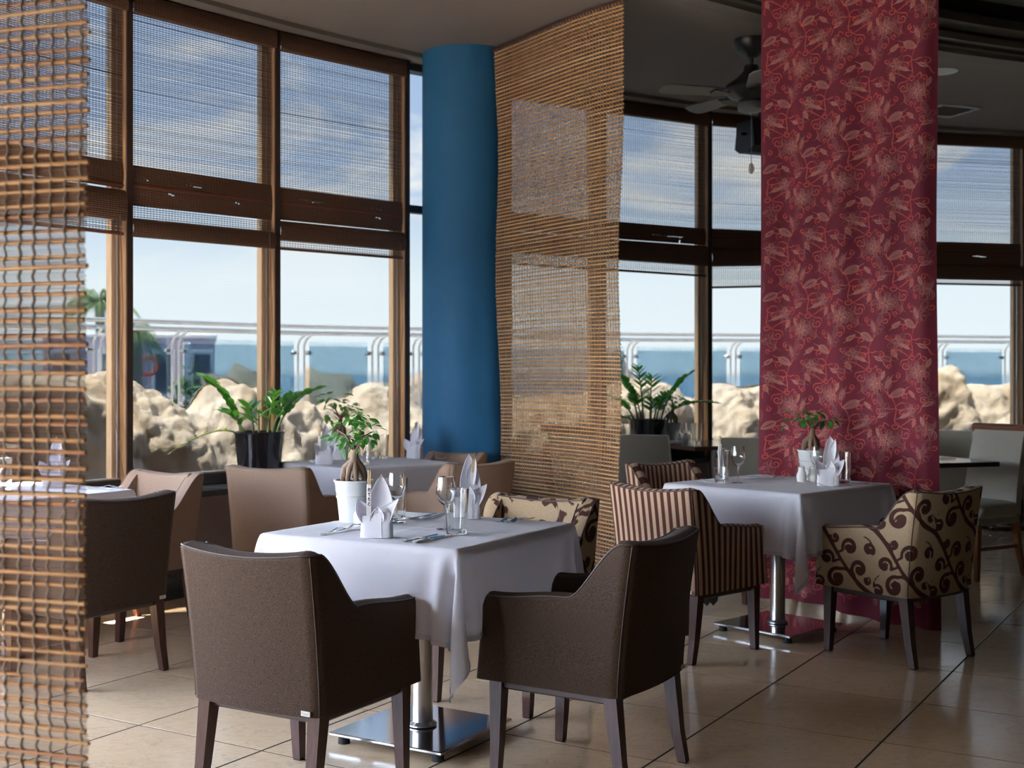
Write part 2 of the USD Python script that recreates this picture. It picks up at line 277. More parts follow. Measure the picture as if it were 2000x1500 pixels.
def pane(name, tint, gloss=1.0, rough=0.0):
    return usdkit.material(stage, f"/World/Looks/{name}", {"f": ("fresnel", {"IOR": 1.45}), "k": ("math", {"math_type": "multiply", "value2": gloss}), "t": ("transparent_bsdf", {"color": tint}), "g": ("glossy_bsdf", {"color": (1, 1, 1), "roughness": rough}), "m": ("mix_closure", {})},
        [("f.fac", "k.value1"), ("k.value", "m.fac"), ("t.BSDF", "m.closure1"), ("g.BSDF", "m.closure2")], surface="m.closure")
M["window_glass"] = pane("dimming_glass", (.194, .197, .195), .2)  # heavy tint added to dim the outdoors against the room
M["rail_glass"] = pane("tinted_railing_glass", (.57, .69, .765), .5)
M["rail_glass_edge"] = pane("railing_glass_edge", (.86, .92, .95), .5)
M["house"] = mat("mauve_house_wall", (.60, .53, .60), .85)
M["house_white"] = mat("white_house_trim", (.75, .75, .78), .7)
M["roof_tile"] = mat("terracotta_roof_tile", (.50, .20, .12), .8, color2=(.38, .14, .09), scale=6, vec="world")
M["house_glass"] = mat("dark_house_window", (.10, .13, .17), .15)
M["balcony"] = mat("teal_grey_balcony", (.16, .22, .24), .4)
M["red_ring"] = mat("red_life_ring", (.65, .13, .09), .5)
M["palm_leaf"] = mat("palm_frond_green", (.30, .38, .26), .6, color2=(.40, .47, .34), scale=3, trans=((.35, .5, .2), .3), vec="world")
M["palm_trunk"] = mat("palm_trunk_bark", (.30, .24, .18), .9, color2=(.20, .15, .11), scale=5, stretch=(1, 1, 6), vec="world")
M["bush"] = mat("dark_shrub_leaf", (.07, .15, .05), .6, color2=(.13, .22, .08), scale=6, vec="world")

# ================================================================ the setting
CX, CY, RW, ZC = 6.89, .105, 11.56, 3.50            # the round room: centre, window radius, ceiling height
def pol(deg, r=RW, z=0.0): a = math.radians(deg); return np.array((CX + r * math.cos(a), CY + r * math.sin(a), z))

# ---- floor: grout slab and square tiles laid at 59 degrees
E1, E2 = np.array((.515, .857)), np.array((.857, -.515))
fl = thing("floor", kind="structure")
obj("grout_bed", cyl(12.6, .05, (CX, CY, -.0513), 96), M["grout"], fl)
TS, far = .60, []
for i in range(-30, 45):
    for j in range(-35, 30):
        a0, b0 = 4.378 + TS * i, -1.113 + TS * j           # along E1, along E2
        c = E1 * (a0 + TS / 2) + E2 * (b0 + TS / 2)
        if np.hypot(c[0] - CX, c[1] - CY) > 11.5: continue
        near = c[1] > 3.2 and c[1] < 13 and abs(c[0]) < .4167 * c[1] + .75
        m = cbox(TS - .0075, TS - .0075, .012, (0, 0, -.006 + rnd.uniform(-.0004, .0004)), .0006) if near else box(TS - .007, TS - .007, .012, (0, 0, -.006))
        m = place(m, (c[0], c[1], 0), math.degrees(math.atan2(E1[1], E1[0])))
        if near: obj("tile", m, tile_mats[rnd.randrange(3)], fl)
        else: far.append(m)
obj("outer_tiling", far, tile_mats[0], fl, kind="stuff")

# ---- ceiling: flat ring, recessed disc with cornice mouldings, thin trim by the windows
def ring(r0, r1, z0, z1, n=128, a0=0, a1=360):
    full = a1 - a0 >= 360
    ang = np.radians(np.linspace(a0, a1, n + 1))
    prof = np.array([(r0, z0), (r1, z0), (r1, z1), (r0, z1), (r0, z0)])
    v = np.stack([CX + np.cos(ang)[:, None] * prof[:, 0], CY + np.sin(ang)[:, None] * prof[:, 0], np.repeat(prof[:, 1][None], n + 1, 0)], -1)
    return trimesh.Trimesh(v.reshape(-1, 3), grid_faces(n + 1, 5), process=False)
ce = thing("ceiling", kind="structure")
obj("ceiling_ring", ring(9.17, 11.66, ZC, ZC + .25), M["ceiling"], ce)
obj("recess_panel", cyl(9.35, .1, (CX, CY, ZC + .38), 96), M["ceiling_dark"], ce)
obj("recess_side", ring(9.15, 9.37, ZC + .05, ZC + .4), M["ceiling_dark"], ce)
cor = thing("trim_1", kind="structure")
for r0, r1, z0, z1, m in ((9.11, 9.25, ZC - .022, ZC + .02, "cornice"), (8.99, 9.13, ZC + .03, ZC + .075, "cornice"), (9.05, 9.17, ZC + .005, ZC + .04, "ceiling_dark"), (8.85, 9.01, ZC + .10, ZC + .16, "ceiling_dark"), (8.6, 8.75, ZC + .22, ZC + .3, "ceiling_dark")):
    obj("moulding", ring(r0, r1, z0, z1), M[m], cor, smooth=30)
tr = thing("trim_2", kind="structure")
obj("moulding", ring(11.22, 11.33, ZC - .03, ZC + .01), M["cornice"], tr, smooth=30)

# ---- low wall under the windows with granite ledge and plinth, windows
ANG = [147.19, 142.63, 137.25, 131.86, 127.27, 122.64, 117.28, 111.73, 106.24, 100.92, 95.86]
left_ext = [ANG[0] + 5.3 * k for k in range(1, 8)]
right_ext = [ANG[-1] - 5.3 * k for k in range(1, 3)]
edges = right_ext[::-1] + ANG[::-1] + left_ext               # rising angle
A0, A1 = edges[0], edges[-1]
wl = thing("wall_front", kind="structure")
obj("dado", ring(11.42, 11.62, 0, .60, 120, A0, A1), M["wall"], wl)
obj("ledge", ring(11.16, 11.62, .585, .62, 120, A0, A1), M["granite"], wl)
bb = obj("baseboard_front", ring(11.395, 11.43, 0, .15, 120, A0, A1), M["granite"], kind="structure")
wb = thing("wall_back", kind="structure")
obj("plaster", ring(11.5, 11.7, 0, ZC + .2, 80, A1, 360 + A0), M["wall_in"], wb)

def wmesh(p, q, off, w, d, z0, z1):
    """upright bar at plan point, aligned with the facet direction"""
    t = (q - p)[:2]; t /= np.linalg.norm(t)
    return cbox(w, d, z1 - z0, (0, 0, (z0 + z1) / 2), .004), math.degrees(math.atan2(t[1], t[0]))
def bar(p, q, w, h, z, inset=0.0):
    """rail along a facet from p to q; w = depth, centred at inset towards the room"""
    t = (q - p)[:2]; L = np.linalg.norm(t); t /= L; n = np.array((t[1], -t[0]))
    if n @ (np.array((CX, CY)) - p[:2]) < 0: n = -n
    c = (p[:2] + q[:2]) / 2 + n * inset
    return place(cbox(L, w, h, r=.003), (c[0], c[1], z), math.degrees(math.atan2(t[1], t[0])))
win_no = 0
for k in range(len(edges) - 1):
    a, b = edges[k + 1], edges[k]                              # a = left edge seen from inside, b = right edge
    p, q = pol(a), pol(b); t = (q - p) / np.linalg.norm(q - p); nin = np.array((-t[1], t[0], 0)); nin = nin if nin[:2] @ (np.array((CX, CY)) - p[:2]) > 0 else -nin
    win_no += 1
    w = thing(f"window_{win_no}", kind="structure"); dz = math.degrees(math.atan2(t[1], t[0]))
    # mullion at the right edge of every facet: timber post, pale strip and aluminium bead on its left, dark brown strip over its inner face
    rt = pol(b)
    obj("mullion", place(cbox(.042, .104, ZC - .60, (0, 0, (ZC + .60) / 2), .004), rt + nin * .07, dz), M["timber"], w, label="warm timber window post")
    obj("post_strip", place(cbox(.044, .010, ZC - .60, (0, 0, (ZC + .60) / 2), .002), rt + nin * .127, dz), M["post_strip"], w, label="dark brown strip on the inner face of the post")
    obj("glazing_strip", place(cbox(.028, .05, 2.9, (0, 0, 2.09), .003), rt - t * .060 + nin * .035, dz), M["timber_pale"], w)
    obj("aluminium_bead", place(cbox(.016, .03, 2.9, (0, 0, 2.09), .003), rt - t * .036 + nin * .05, dz), M["alu"], w, label="grey aluminium bead")
    obj("sill_frame", bar(p, q, .09, .07, .655, .03), M["dark_frame"], w)
    obj("sill_bead", bar(p, q, .02, .012, .696, .06), M["alu"], w)
    obj("head_frame", bar(p, q, .10, .05, 3.475, .03), M["dark_frame"], w)
    obj("transom", bar(p, q, .06, .055, 2.475, .02), M["dark_frame"], w)
    if a > ANG[0] + 1:
        obj("unseen_blind", place(box(np.linalg.norm(q - p) - .06, .012, 1.40), ((p + q) / 2 + nin * .12)[:2].tolist() + [2.75], dz), M["slat"], w)  # solid panel added out of view to cut the high daylight
        continue                                        # panes left out of these unseen facets to let extra daylight in
    for z0, z1 in ((.69, 2.45), (2.50, 3.45)):
        obj("pane", place(box(np.linalg.norm(q - p) - .02, .008, z1 - z0), ((p + q) / 2)[:2].tolist() + [(z0 + z1) / 2], dz), M["window_glass"], w)

# ---- blue column
obj("column_blue", cyl(.31, ZC, (-.31, 8.50, 0), 96), M["blue"], None, smooth=40, kind="structure", label="round blue painted column")

# ================================================================ outside
tb = obj("terrace_ground", ring(11.62, 15.6, -.25, -.02, 96, 60, 235), M["terrace"], kind="structure")
bd = obj("terrace_edge_wall", ring(15.2, 15.6, -6.0, -.02, 96, 60, 235), M["terrace"], kind="structure")
sea = obj("sea_surface", place(box(9000, 9000, .5), (0, 3000, -6.3)), M["sea"], kind="structure")

# ---- rockwork between the windows and the railing
prof = [(-60, 745), (0, 742), (60, 735), (120, 742), (165, 728), (215, 725), (235, 735), (258, 745), (275, 762), (300, 766), (320, 792), (345, 806), (368, 796), (386, 762), (402, 750), (420, 739), (450, 735), (470, 745), (490, 752), (515, 752), (540, 775), (562, 780), (585, 777), (606, 790), (628, 792), (650, 783), (680, 772), (700, 756), (722, 748), (742, 748), (762, 758), (785, 770), (803, 782), (822, 796), (900, 790),
        (1000, 768), (1120, 770), (1185, 752), (1215, 744), (1249, 741), (1275, 745), (1302, 764), (1330, 774), (1352, 779), (1368, 774), (1388, 749), (1412, 744), (1440, 752), (1462, 752), (1490, 744), (1560, 752), (1640, 738), (1750, 740), (1800, 728), (1830, 724), (1850, 721), (1858, 746), (1872, 760), (1890, 757), (1920, 751), (1955, 752), (1985, 743), (2060, 748), (2160, 740)]
def ray_circle(px, R):
    t = (px - 1000) / 2400; A = t * t + 1; B = -2 * (t * CX + CY); C = CX * CX + CY * CY - R * R
    return (-B + math.sqrt(B * B - 4 * A * C)) / (2 * A)
pa, pz = [], []
for x, y in prof:
    Y = ray_circle(x, 12.95); X = (x - 1000) / 2400 * Y
    pa.append(math.degrees(math.atan2(Y - CY, X - CX))); pz.append(1.29 - (y - 733) * Y / 2400)
pa, pz = np.array(pa)[::-1], np.array(pz)[::-1]
def rock_strip(a_hi, a_lo, n, seed, front=0.0):
    ang = np.linspace(a_hi, a_lo, n); top = np.interp(ang, pa, pz)
    tau = np.linspace(0, 1, 92)
    V = np.zeros((n, 92, 3))
    for i, (a, tz) in enumerate(zip(ang, top)):
        up = np.clip(tau / .62, 0, 1); dn = np.clip((tau - .62) / .38, 0, 1)
        z = np.where(tau < .62, -.1 + (tz + .1) * np.sin(up * PI / 2) ** .85, tz - dn ** 1.5 * (tz + .1))
        r = np.where(tau < .62, 12.18 + front + .77 * up ** 1.6, 12.95 + dn ** .8 * .55)
        V[i] = np.stack([CX + r * math.cos(math.radians(a)), CY + r * math.sin(math.radians(a)), z], -1)
    du, dv = np.gradient(V, axis=0), np.gradient(V, axis=1); N = np.cross(dv, du); N /= np.linalg.norm(N, axis=-1, keepdims=True) + 1e-9
    f1 = meshkit.fbm(V * 1.5 + 11, 3, seed); f2 = 1 - np.abs(2 * meshkit.fbm(V * 2.6 + 3, 4, seed + 5) - 1); f3 = meshkit.fbm(V * 9, 4, seed + 9); f4 = 1 - np.abs(2 * meshkit.fbm(V * (5, 5, 7.5) + 7, 4, seed + 13) - 1)
    amp = np.ones(92); amp[44:72] = np.r_[np.linspace(1, .25, 14), np.linspace(.25, 1, 14)]
    V = V + N * ((f1 - .5) * .40 + (f2 - .75) * .17 + (f3 - .5) * .09 + (f4 - .7) * .045)[..., None] * amp[None, :, None]
    return sheet(V)
rk = thing("rock_wall", "pale sandstone rockwork rising outside behind the windows, dipping and peaking along its crest", "rock")
obj("rockwork", rock_strip(172, 139.6, 260, 1), M["rock"], rk, smooth=True)
obj("rockwork", rock_strip(139.9, 128.3, 170, 2, .05), M["rock"], rk, smooth=True)
obj("rockwork", rock_strip(128.6, 113.8, 210, 3), M["rock"], rk, smooth=True)
obj("rockwork", rock_strip(114.1, 88, 300, 4, .04), M["rock"], rk, smooth=True)

# ---- sea rocks beyond the railing
def boulder(r, h, seed, wob=.5):
    m = trimesh.creation.icosphere(4); v = m.vertices.copy()
    d = (meshkit.fbm(v * 1.7 + seed, 4, seed) - .5) * wob * 2 + (1 - np.abs(2 * meshkit.fbm(v * 2.7 + seed, 3, seed + 3) - 1) - .7) * wob * .5
    z4 = np.clip(np.abs(m.vertices[:, 2]), 0, .999); k4 = (1 - z4 ** 5) ** .2 / np.sqrt(1 - z4 ** 2)
    v[:, :2] *= np.minimum(k4, 3.0)[:, None]; v = v * (1 + d)[:, None]; v[:, 2] /= max(1e-6, v[:, 2].max()); v[:, :2] /= np.abs(v[:, :2]).max()
    return trimesh.Trimesh(v * (r, r * .8, h), m.faces, process=False)
for lab, px, w, ytop, d, base, sd in (("big brown sea rock seen through the railing glass left of the blue column", 662, 150, 713, 24, -6.2, 2), ("long low brown sea rock behind the railing above the black pot", 448, 175, 706, 26, -6.2, 5), ("small pointed sea rock behind the railing beside the second timber post", 503, 62, 704, 23, -6.2, 8),
        ("low dark sea rock behind the twin railing posts right of the bamboo screen", 1437, 120, 727, 30, -6.2, 11), ("tall dark sea rock behind the railing beside the bamboo screen edge", 1190, 110, 682, 32, -6.2, 14), ("faint low sea rock far right behind the misty railing glass", 1925, 150, 736, 34, -6.2, 17), ("distant flat headland rock on the horizon just left of the blue column", 770, 110, 722, 90, -6.2, 21)):
    top = 1.29 - (ytop - 733) * d / 2400
    m = place(boulder(w / 2 * d / 2400 * 1.5, top - base, sd), ((px - 1000) / 2400 * d, d, base))
    obj("sea_rock", m, M["sea_rock"], None, smooth=True, label=lab, cat="rock")

# ---- glass railing
RP = [(-80, 116, .5), (190, 109, .5), (343, 104, .5), (588, 95.5, .5), (733, 92.5, .5), (813, 91, .5), (1230, 80.5, .5), (1432, 79, .5), (1625, 77.5, .5), (1836, 76.3, .5), (1968, 75, .5), (2150, 74.2, .5)]
RP = [(np.array(((x - 1000) / 2400 * (2400 * q / o), 2400 * q / o))) for x, o, q in RP]
rail = thing("glass_railing", "steel handrail with twin posts and tinted glass panels outside the windows", "railing")
ctr = np.array((CX, CY))
for z, r in ((1.79, .022), (1.722, .022)):
    P = np.array([(*p, z) for p in RP]); obj("handrail", tube(P, r, 10), M["rail"], rail, smooth=True)
for i, p in enumerate(RP):
    n = (p - ctr) / np.linalg.norm(p - ctr); t = np.array((-n[1], n[0])) * -1
    for s in (-1, 1):
        b = p + t * .035 * s
        path = [(*(b), 0), (*(b), 1.52), (*(b), 1.60), (*(b + t * .02 - n * .02), 1.66), (*(b + t * .06 - n * .05), 1.705)]
        post = obj("railing_post", tube(path, .012, 8), M["rail"], rail, smooth=True)
        obj("glass_clamp", place(cbox(.06, .05, .045, r=.012), (*(b + t * .05 * s), 1.52), math.degrees(math.atan2(t[1], t[0]))), M["steel"], post)
for p, q in zip(RP, RP[1:]):
    d = q - p; L = np.linalg.norm(d); t = d / L; a, b = p + t * .09, q - t * .09
    obj("glass_panel", seg((*a, .83), (*b, .83), .010, 1.52), M["rail_glass"], rail)
    obj("glass_edge_strip", seg((*a, 1.612), (*b, 1.612), .010, .044), M["rail_glass_edge"], rail)

# ---- house and palms at the far left
hs = thing("seaside_house", "mauve house with white window surrounds, porch roof and teal balcony beyond the railing", "house", (-10.3, 34.5, 0), 14)
obj("wall", box(4.6, 4, 8.5, (-.4, 2, -1.9)), M["house"], hs)
obj("annex", box(1.35, 3, 7.6, (2.4, 1.6, -2.75)), M["balcony"], hs)
obj("roof_slab", cbox(4.75, 4.2, .12, (-.4, 2, 2.40), .03), M["house_white"], hs)
obj("cornice_band", cbox(5.1, .3, .35, (-.2, -.15, .35), .02), M["house_white"], hs)
for x in (-2.2, -.95, .5, 1.55):
    f = obj("window_surround", cbox(.62, .10, 1.3, (x, -.05, 1.35), .015), M["house_white"], hs)
    obj("pane", box(.44, .04, 1.08, (x, -.11, 1.35)), M["house_glass"], f)
obj("pillar", cbox(.22, .22, 1.7, (1.15, -.35, 1.35), .02), M["house_white"], hs); obj("pillar", cbox(.22, .22, 1.7, (-.3, -.35, 1.35), .02), M["house_white"], hs)
for k in range(3):
    f = obj("balcony_rail", cbox(1.3, .06, .05, (2.45, -.25, .6 + .3 * k), .01), M["house_white"], hs)
for x in (1.95, 2.35, 2.75): obj("balcony_pane", box(.3, .05, .75, (x, .07, .75)), M["house_glass"], hs)
th = np.linspace(0, 2 * PI, 25); obj("life_ring", tube(np.stack([.1 + .24 * np.cos(th), 0 * th - .55, 1.55 + .24 * np.sin(th)], -1), .06, 8), M["red_ring"], hs, smooth=True)
tiles = []
for i in range(24):
    for j in range(5):
        tiles.append(place(cyl(.115, .34, sides=8), (-2.6 + i * .2, -1.55 + j * .27, -.28 + j * .12), 0, rx=-66))
obj("porch_roof", place(box(5, 1.5, .05), (-.2, -.85, -.02), rx=24), M["roof_tile"], hs); obj("roof_tiles", tiles, M["roof_tile"], hs, kind="stuff")
def palm(label, loc, top, nf, ln, seed):
    r = random.Random(seed)
    t = thing("palm_tree", label, "palm tree", loc)
    H = top - loc[2]
    obj("trunk", tube([(0, 0, 0), (.08, .05, H * .4), (.03, .1, H * .8), (0, 0, H)], [.22, .18, .16, .17], 10), M["palm_trunk"], t, smooth=True)
    fr = []
    for k in range(nf):
        az, el = r.uniform(0, 2 * PI), r.uniform(-.35, 1.25); L = ln * r.uniform(.8, 1.1)
        s = np.linspace(0, 1, 22); dirh = np.array((math.cos(az), math.sin(az)))
        hor = L * s * math.cos(el) * (1 - .15 * s); zz = L * (s * math.sin(el) - .62 * s * s * (1 + .3 * math.cos(el)))
        P = np.c_[dirh[0] * hor, dirh[1] * hor, H + zz]
        fr.append(tube(P, np.linspace(.03, .006, 22), 4))
        side = np.array((-dirh[1], dirh[0], 0))
        for i in range(3, 22):
            for sg_ in (-1, 1):
                l = .16 * ln * math.sin(PI * (i / 22) ** .7) + .12
                d = side * sg_ * .75 + np.array((dirh[0], dirh[1], 0)) * .55 + np.array((0, 0, -.45)); a = P[i]; b = a + d * l; wv = np.array((dirh[0], dirh[1], .2)) * .022 * ln / 1.6
                fr.append(trimesh.Trimesh([a - wv, a + wv, b], [[0, 1, 2]], process=False))
    obj("fronds", fr, M["palm_leaf"], t, kind="stuff")
palm("tall palm crown behind the railing left of the first timber post", (-15.1, 45, -6), 3.9, 50, 1.9, 3)
palm("lower palm crown drooping beside the house right of the first timber post", (-9.53, 31, -6), 2.43, 36, .85, 4)
bs = thing("shrub", "dark green shrub growing below the house behind the twin railing posts", "shrub", (-5.55, 21.4, -1.7))
lv = []
for k in range(1500):
    d = rng.normal(size=3); d /= np.linalg.norm(d); p = d * (.75 + .25 * rng.random()) * (.85, .8, 3.0) + (0, 0, .3); e = rng.normal(size=3) * .09; g = rng.normal(size=3) * .05
    lv.append(np.array([p - e, p + g, p + e]))
lv = np.array(lv).reshape(-1, 3); obj("foliage", trimesh.Trimesh(lv, np.arange(len(lv)).reshape(-1, 3), process=False), M["bush"], bs, kind="stuff"); obj("stem", tube([(0, 0, -4), (0, 0, 1.5)], .06, 6), M["palm_trunk"], bs)

# ================================================================ matchstick roman blinds
def blind(k, label, sections, holes=(), skew=0.0, seed=0):
    """hangs between the posts of facet ANG[k] (left) .. ANG[k+1] (right)"""
    r = random.Random(seed)
    p, q = pol(ANG[k]), pol(ANG[k + 1]); L = np.linalg.norm(q - p); t = (q - p) / L; nin = np.array((-t[1], t[0], 0))
    if nin[:2] @ (ctr - p[:2]) < 0: nin = -nin
    x0, x1, dep = .026, L - .034, .105; W = x1 - x0
    b = thing("roman_blind", label, "window blind", group=None)
    def pt(u, v, z): return p + t * u + nin * v + np.array((0, 0, z))
    def at_(m, c, dz=0): return place(m, c, math.degrees(math.atan2(t[1], t[0])))
    def gridsheet(us, prof, name, th=.004, holes_=()):
        V = np.array([[pt(u, v, z + skew * (u - x0) / W * (1 if z < 2.3 else .3)) for v, z in prof] for u in us])
        s = np.r_[0, np.cumsum(np.hypot(*np.diff(np.array(prof), axis=0).T))]
        uv = np.array([[(u, sv) for sv in s] for u in us]).reshape(-1, 2)
        m = sheet(V); F = m.faces
        if holes_:
            mm = len(prof); cell = np.arange((len(us) - 1) * (mm - 1)); drop = np.zeros(len(cell), bool)
            for (a, c_) in holes_: drop[a * (mm - 1) + c_] = True
            n2 = len(cell); keep = ~np.r_[drop, drop]; F = F[keep]
        obj(name, trimesh.Trimesh(m.vertices, F, process=False), M["slat_dense"], b, smooth=True, uv=uv)
    # valance
    pr = [(dep - .03, 3.385), (dep + .035, 3.375), (dep + .045, 3.38), (dep + .045, 3.485), (dep - .03, 3.488)]
    gridsheet(np.linspace(x0 - .004, x1 + .012, 8), pr, "valance")
    sl, z = [], 3.40
    def slats(zh, zl):
        z = zh
        while z > zl:
            h = .0038 * r.uniform(.8, 1.2); ww = W * r.uniform(.985, 1.0)
            dz = skew if z < 2.3 else skew * .3
            a, c_ = pt(x0, dep, z), pt(x1, dep, z + dz + r.uniform(-.0025, .0025))
            sl.append(seg(a, c_, .002, h)); z -= .0116 * r.uniform(.88, 1.12)
            if r.random() < .03: z += .005
    th = []
    def threads(zh, zl):
        for i in range(int(W / .021)): 
            u = x0 + .01 + i * .021; th.append(seg(pt(u, dep + .002, zh), pt(u, dep + .002, zl), .0022, .0022))
    slats(3.40, sections[0][1]); threads(3.40, sections[0][1])
    for kind, zh, zl in sections:
        if kind == "slats": slats(zh, zl); threads(zh, zl + skew * .5)
        elif kind == "panel":
            n = 100; us = np.linspace(x0, x1, n); H_ = zh - zl; rows = [0, .30, .322, .344, .366, .60, .622, .644, 1]
            prof = [(dep + .004 + .010 * math.sin(PI * f), zh - H_ * f) for f in rows]
            hl = []
            for fx, w_, row in holes:
                for a in range(int(fx * n), min(n - 1, int(fx * n) + int(w_ * 2.3))):
                    base = 1 if row == 1 or (row == 2 and fx < .4) else 5
                    if r.random() < .75: hl.append((a, base + int(2.2 * (a - fx * n) / max(1, w_ * 2.3)) % 2 + (r.random() < .12)))
            gridsheet(us, prof, "folded_panel", holes_=hl)
        elif kind == "roll":
            hgt = zh - zl; prof = [(dep + .004, zh)] + [(dep + .004 + .034 * math.sin(PI * s) ** .8 + .008 * s, zh - hgt * (.5 - .5 * math.cos(PI * s))) for s in np.linspace(.06, .95, 12)] + [(dep + .0, zl + hgt * .12)]
            gridsheet(np.linspace(x0 - .003, x1 + .006, 14), prof, "fold_roll")
        elif kind == "batten":
            obj("batten", seg(pt(x0, dep + .012, zh), pt(x1, dep + .012, zh + skew), .012, .018, .003), M["batten"], b, label="reddish wooden batten")
    obj("matchstick_weave", sl, M["slat"], b, kind="stuff"); obj("weave_thread", th, M["thread"], b, kind="stuff")
    cp = [pt(x1 - .06, dep + .06, 2.2), pt(x1 - .05, dep + .075, 1.6), pt(x1 - .085, dep + .05, 1.05), pt(x1 - .03, dep + .05, .72)]
    obj("pull_cord", tube(cp, .0022, 5), M["cord"], b)
B1 = [("panel", 2.50, 2.27), ("batten", 2.385, 0), ("slats", 2.27, 2.18), ("roll", 2.195, 2.085)]
B2 = [("panel", 2.50, 2.29), ("batten", 2.40, 0), ("roll", 2.285, 2.155), ("slats", 2.155, 2.11), ("batten", 2.105, 0)]
B3 = [("panel", 2.52, 2.38), ("batten", 2.42, 0), ("roll", 2.375, 2.21), ("slats", 2.21, 2.135), ("batten", 2.13, 0)]
blind(0, "matchstick roman blind half hidden by the near bamboo screen at the left edge", [("panel", 2.51, 2.36), ("batten", 2.375, 0), ("roll", 2.35, 2.17), ("slats", 2.17, 2.10), ("batten", 2.098, 0)], [(.3, 3, 1)], seed=1)
blind(1, "matchstick roman blind between the first and second timber posts with a thick rolled hem", B1, [(.06, 3, 2), (.24, 2, 3), (.36, 5, 2), (.7, 2, 3)], .012, seed=2)
blind(2, "matchstick roman blind just left of the unshaded window beside the blue column", B2, [(.14, 9, 2), (.72, 4, 1), (.76, 2, 2)], .006, seed=3)
blind(4, "matchstick roman blind seen only through the hanging bamboo screen", B3, [(.3, 6, 2)], 0, seed=4)
blind(5, "matchstick roman blind at the right edge of the hanging bamboo screen", B3, [(.45, 14, 2)], -.01, seed=5)
blind(6, "matchstick roman blind with a slanting hem behind the black loudspeaker", [("panel", 2.52, 2.36), ("batten", 2.43, 0), ("roll", 2.36, 2.20), ("slats", 2.20, 2.03), ("batten", 2.025, 0)], [(.55, 8, 2)], .05, seed=6)
blind(7, "matchstick roman blind almost hidden behind the crimson curtain", B3, [], 0, seed=7)
blind(8, "matchstick roman blind right of the crimson curtain", [("panel", 2.50, 2.30), ("batten", 2.40, 0), ("roll", 2.30, 2.16), ("slats", 2.16, 2.125), ("batten", 2.12, 0)], [(.5, 6, 2)], 0, seed=8)
blind(9, "matchstick roman blind cut off by the right edge of the picture", B3, [], 0, seed=9)

# ================================================================ hanging bamboo screens
def bamboo_screen(label, S, wid, z0, z1, seed, sides=6, dense=None):
    """S(w, z) -> point; w in metres from the left edge"""
    r = random.Random(seed); s = thing("bamboo_screen", label, "bamboo screen")
    def nrm(w, z):
        a = S(w + .01, z) - S(w - .01, z); n = np.cross(a, (0, 0, 1.)); n /= np.linalg.norm(n)
        return n if n[1] < 0 else -n
    z, k, reeds = z1 - .03, 0, []
    while z > z0:
        e0, e1 = r.uniform(-.004, .005), wid + r.uniform(-.004, .005); dz = r.uniform(-.0018, .0018)
        rad = (.0037 if seed == 21 else .0046) * r.uniform(.85, 1.12)
        P = [S(w, z + dz * (w / wid - .5) * 2 + .0008 * math.sin(w * 9 + k)) for w in np.linspace(e0, e1, 7)]
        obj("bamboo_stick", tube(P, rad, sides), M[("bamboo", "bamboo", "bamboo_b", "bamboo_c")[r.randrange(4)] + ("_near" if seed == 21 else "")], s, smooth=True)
        gap = ((.0172, .0255) if seed == 21 else (.0225, .0250))[k % 2] * r.uniform(.94, 1.06); n = (4, 6)[k % 2] if seed == 21 else 4
        for i in range(n):
            zz = z - gap * (i + 1) / (n + 1) + r.uniform(-.0004, .0004); tilt = r.uniform(-.0008, .0008)
            P = [S(w, zz + tilt * (w / wid - .5)) for w in np.linspace(r.uniform(-.003, .003), wid + r.uniform(-.003, .003), 4)]
            reeds.append(tube(P, (.0017 if seed == 22 else .0011) if not (dense and dense[0] < zz < dense[1]) else .0017, 3, caps=False))
        z -= gap; k += 1
    obj("thin_reeds", reeds, M["reed"], s, kind="stuff")
    n = int(wid / .029)
    for i in range(n + 1):
        w0 = .010 + i * (wid - .02) / n; zz = np.arange(z0 - .01, z1, .0125)
        P = []
        for j, z in enumerate(zz):
            w = w0 + .0012 * math.sin(z * 3 + i * 2.1) + .0005 * (-1) ** j
            P.append(S(w, z) + nrm(w, z) * (.0050 * (1 if j % 2 else .1)))
        obj("woven_cord", tube(P, (.0023 if seed == 21 else .0028) * r.uniform(.85, 1.25), 5, caps=False), M["jute"], s, smooth=True)
    top = [S(w, z1) for w in np.linspace(-.02, wid + .02, 5)]
    obj("hanging_rod", tube(top, .012, 8), M["leg"], s, smooth=True)
E0 = np.array((-.693, 2.0)); DL = np.array((.951, -.309))
def S_near(w, z):
    c = E0 + DL * (w - .46); b = .004 * math.sin(z * 4.1) + .002 * math.sin(z * 11 + 1)
    return np.array((c[0] + b * .25, c[1] + b, z))
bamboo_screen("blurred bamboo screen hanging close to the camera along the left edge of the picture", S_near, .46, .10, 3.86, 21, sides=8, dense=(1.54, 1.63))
def S_mid(w, z):
    f = np.clip((z - .15) / 3.3, 0, 1); h = np.array((.398, -.535)) * f + np.array((.312, -.592)) * (1 - f); h = h / np.linalg.norm(h)
    c = np.array((.272, 7.665)) + h * (w - .667) + np.array((h[1], -h[0])) * (.022 * math.sin(w * 3.1 + z * 1.3) + .012 * math.sin(z * 4.0))
    sag = .02 * (w - .667) ** 2
    return np.array((c[0], c[1], z - sag))
bamboo_screen("tall bamboo screen hanging from the ceiling right of the blue column", S_mid, 1.334, .14, 3.475, 22, sides=6)

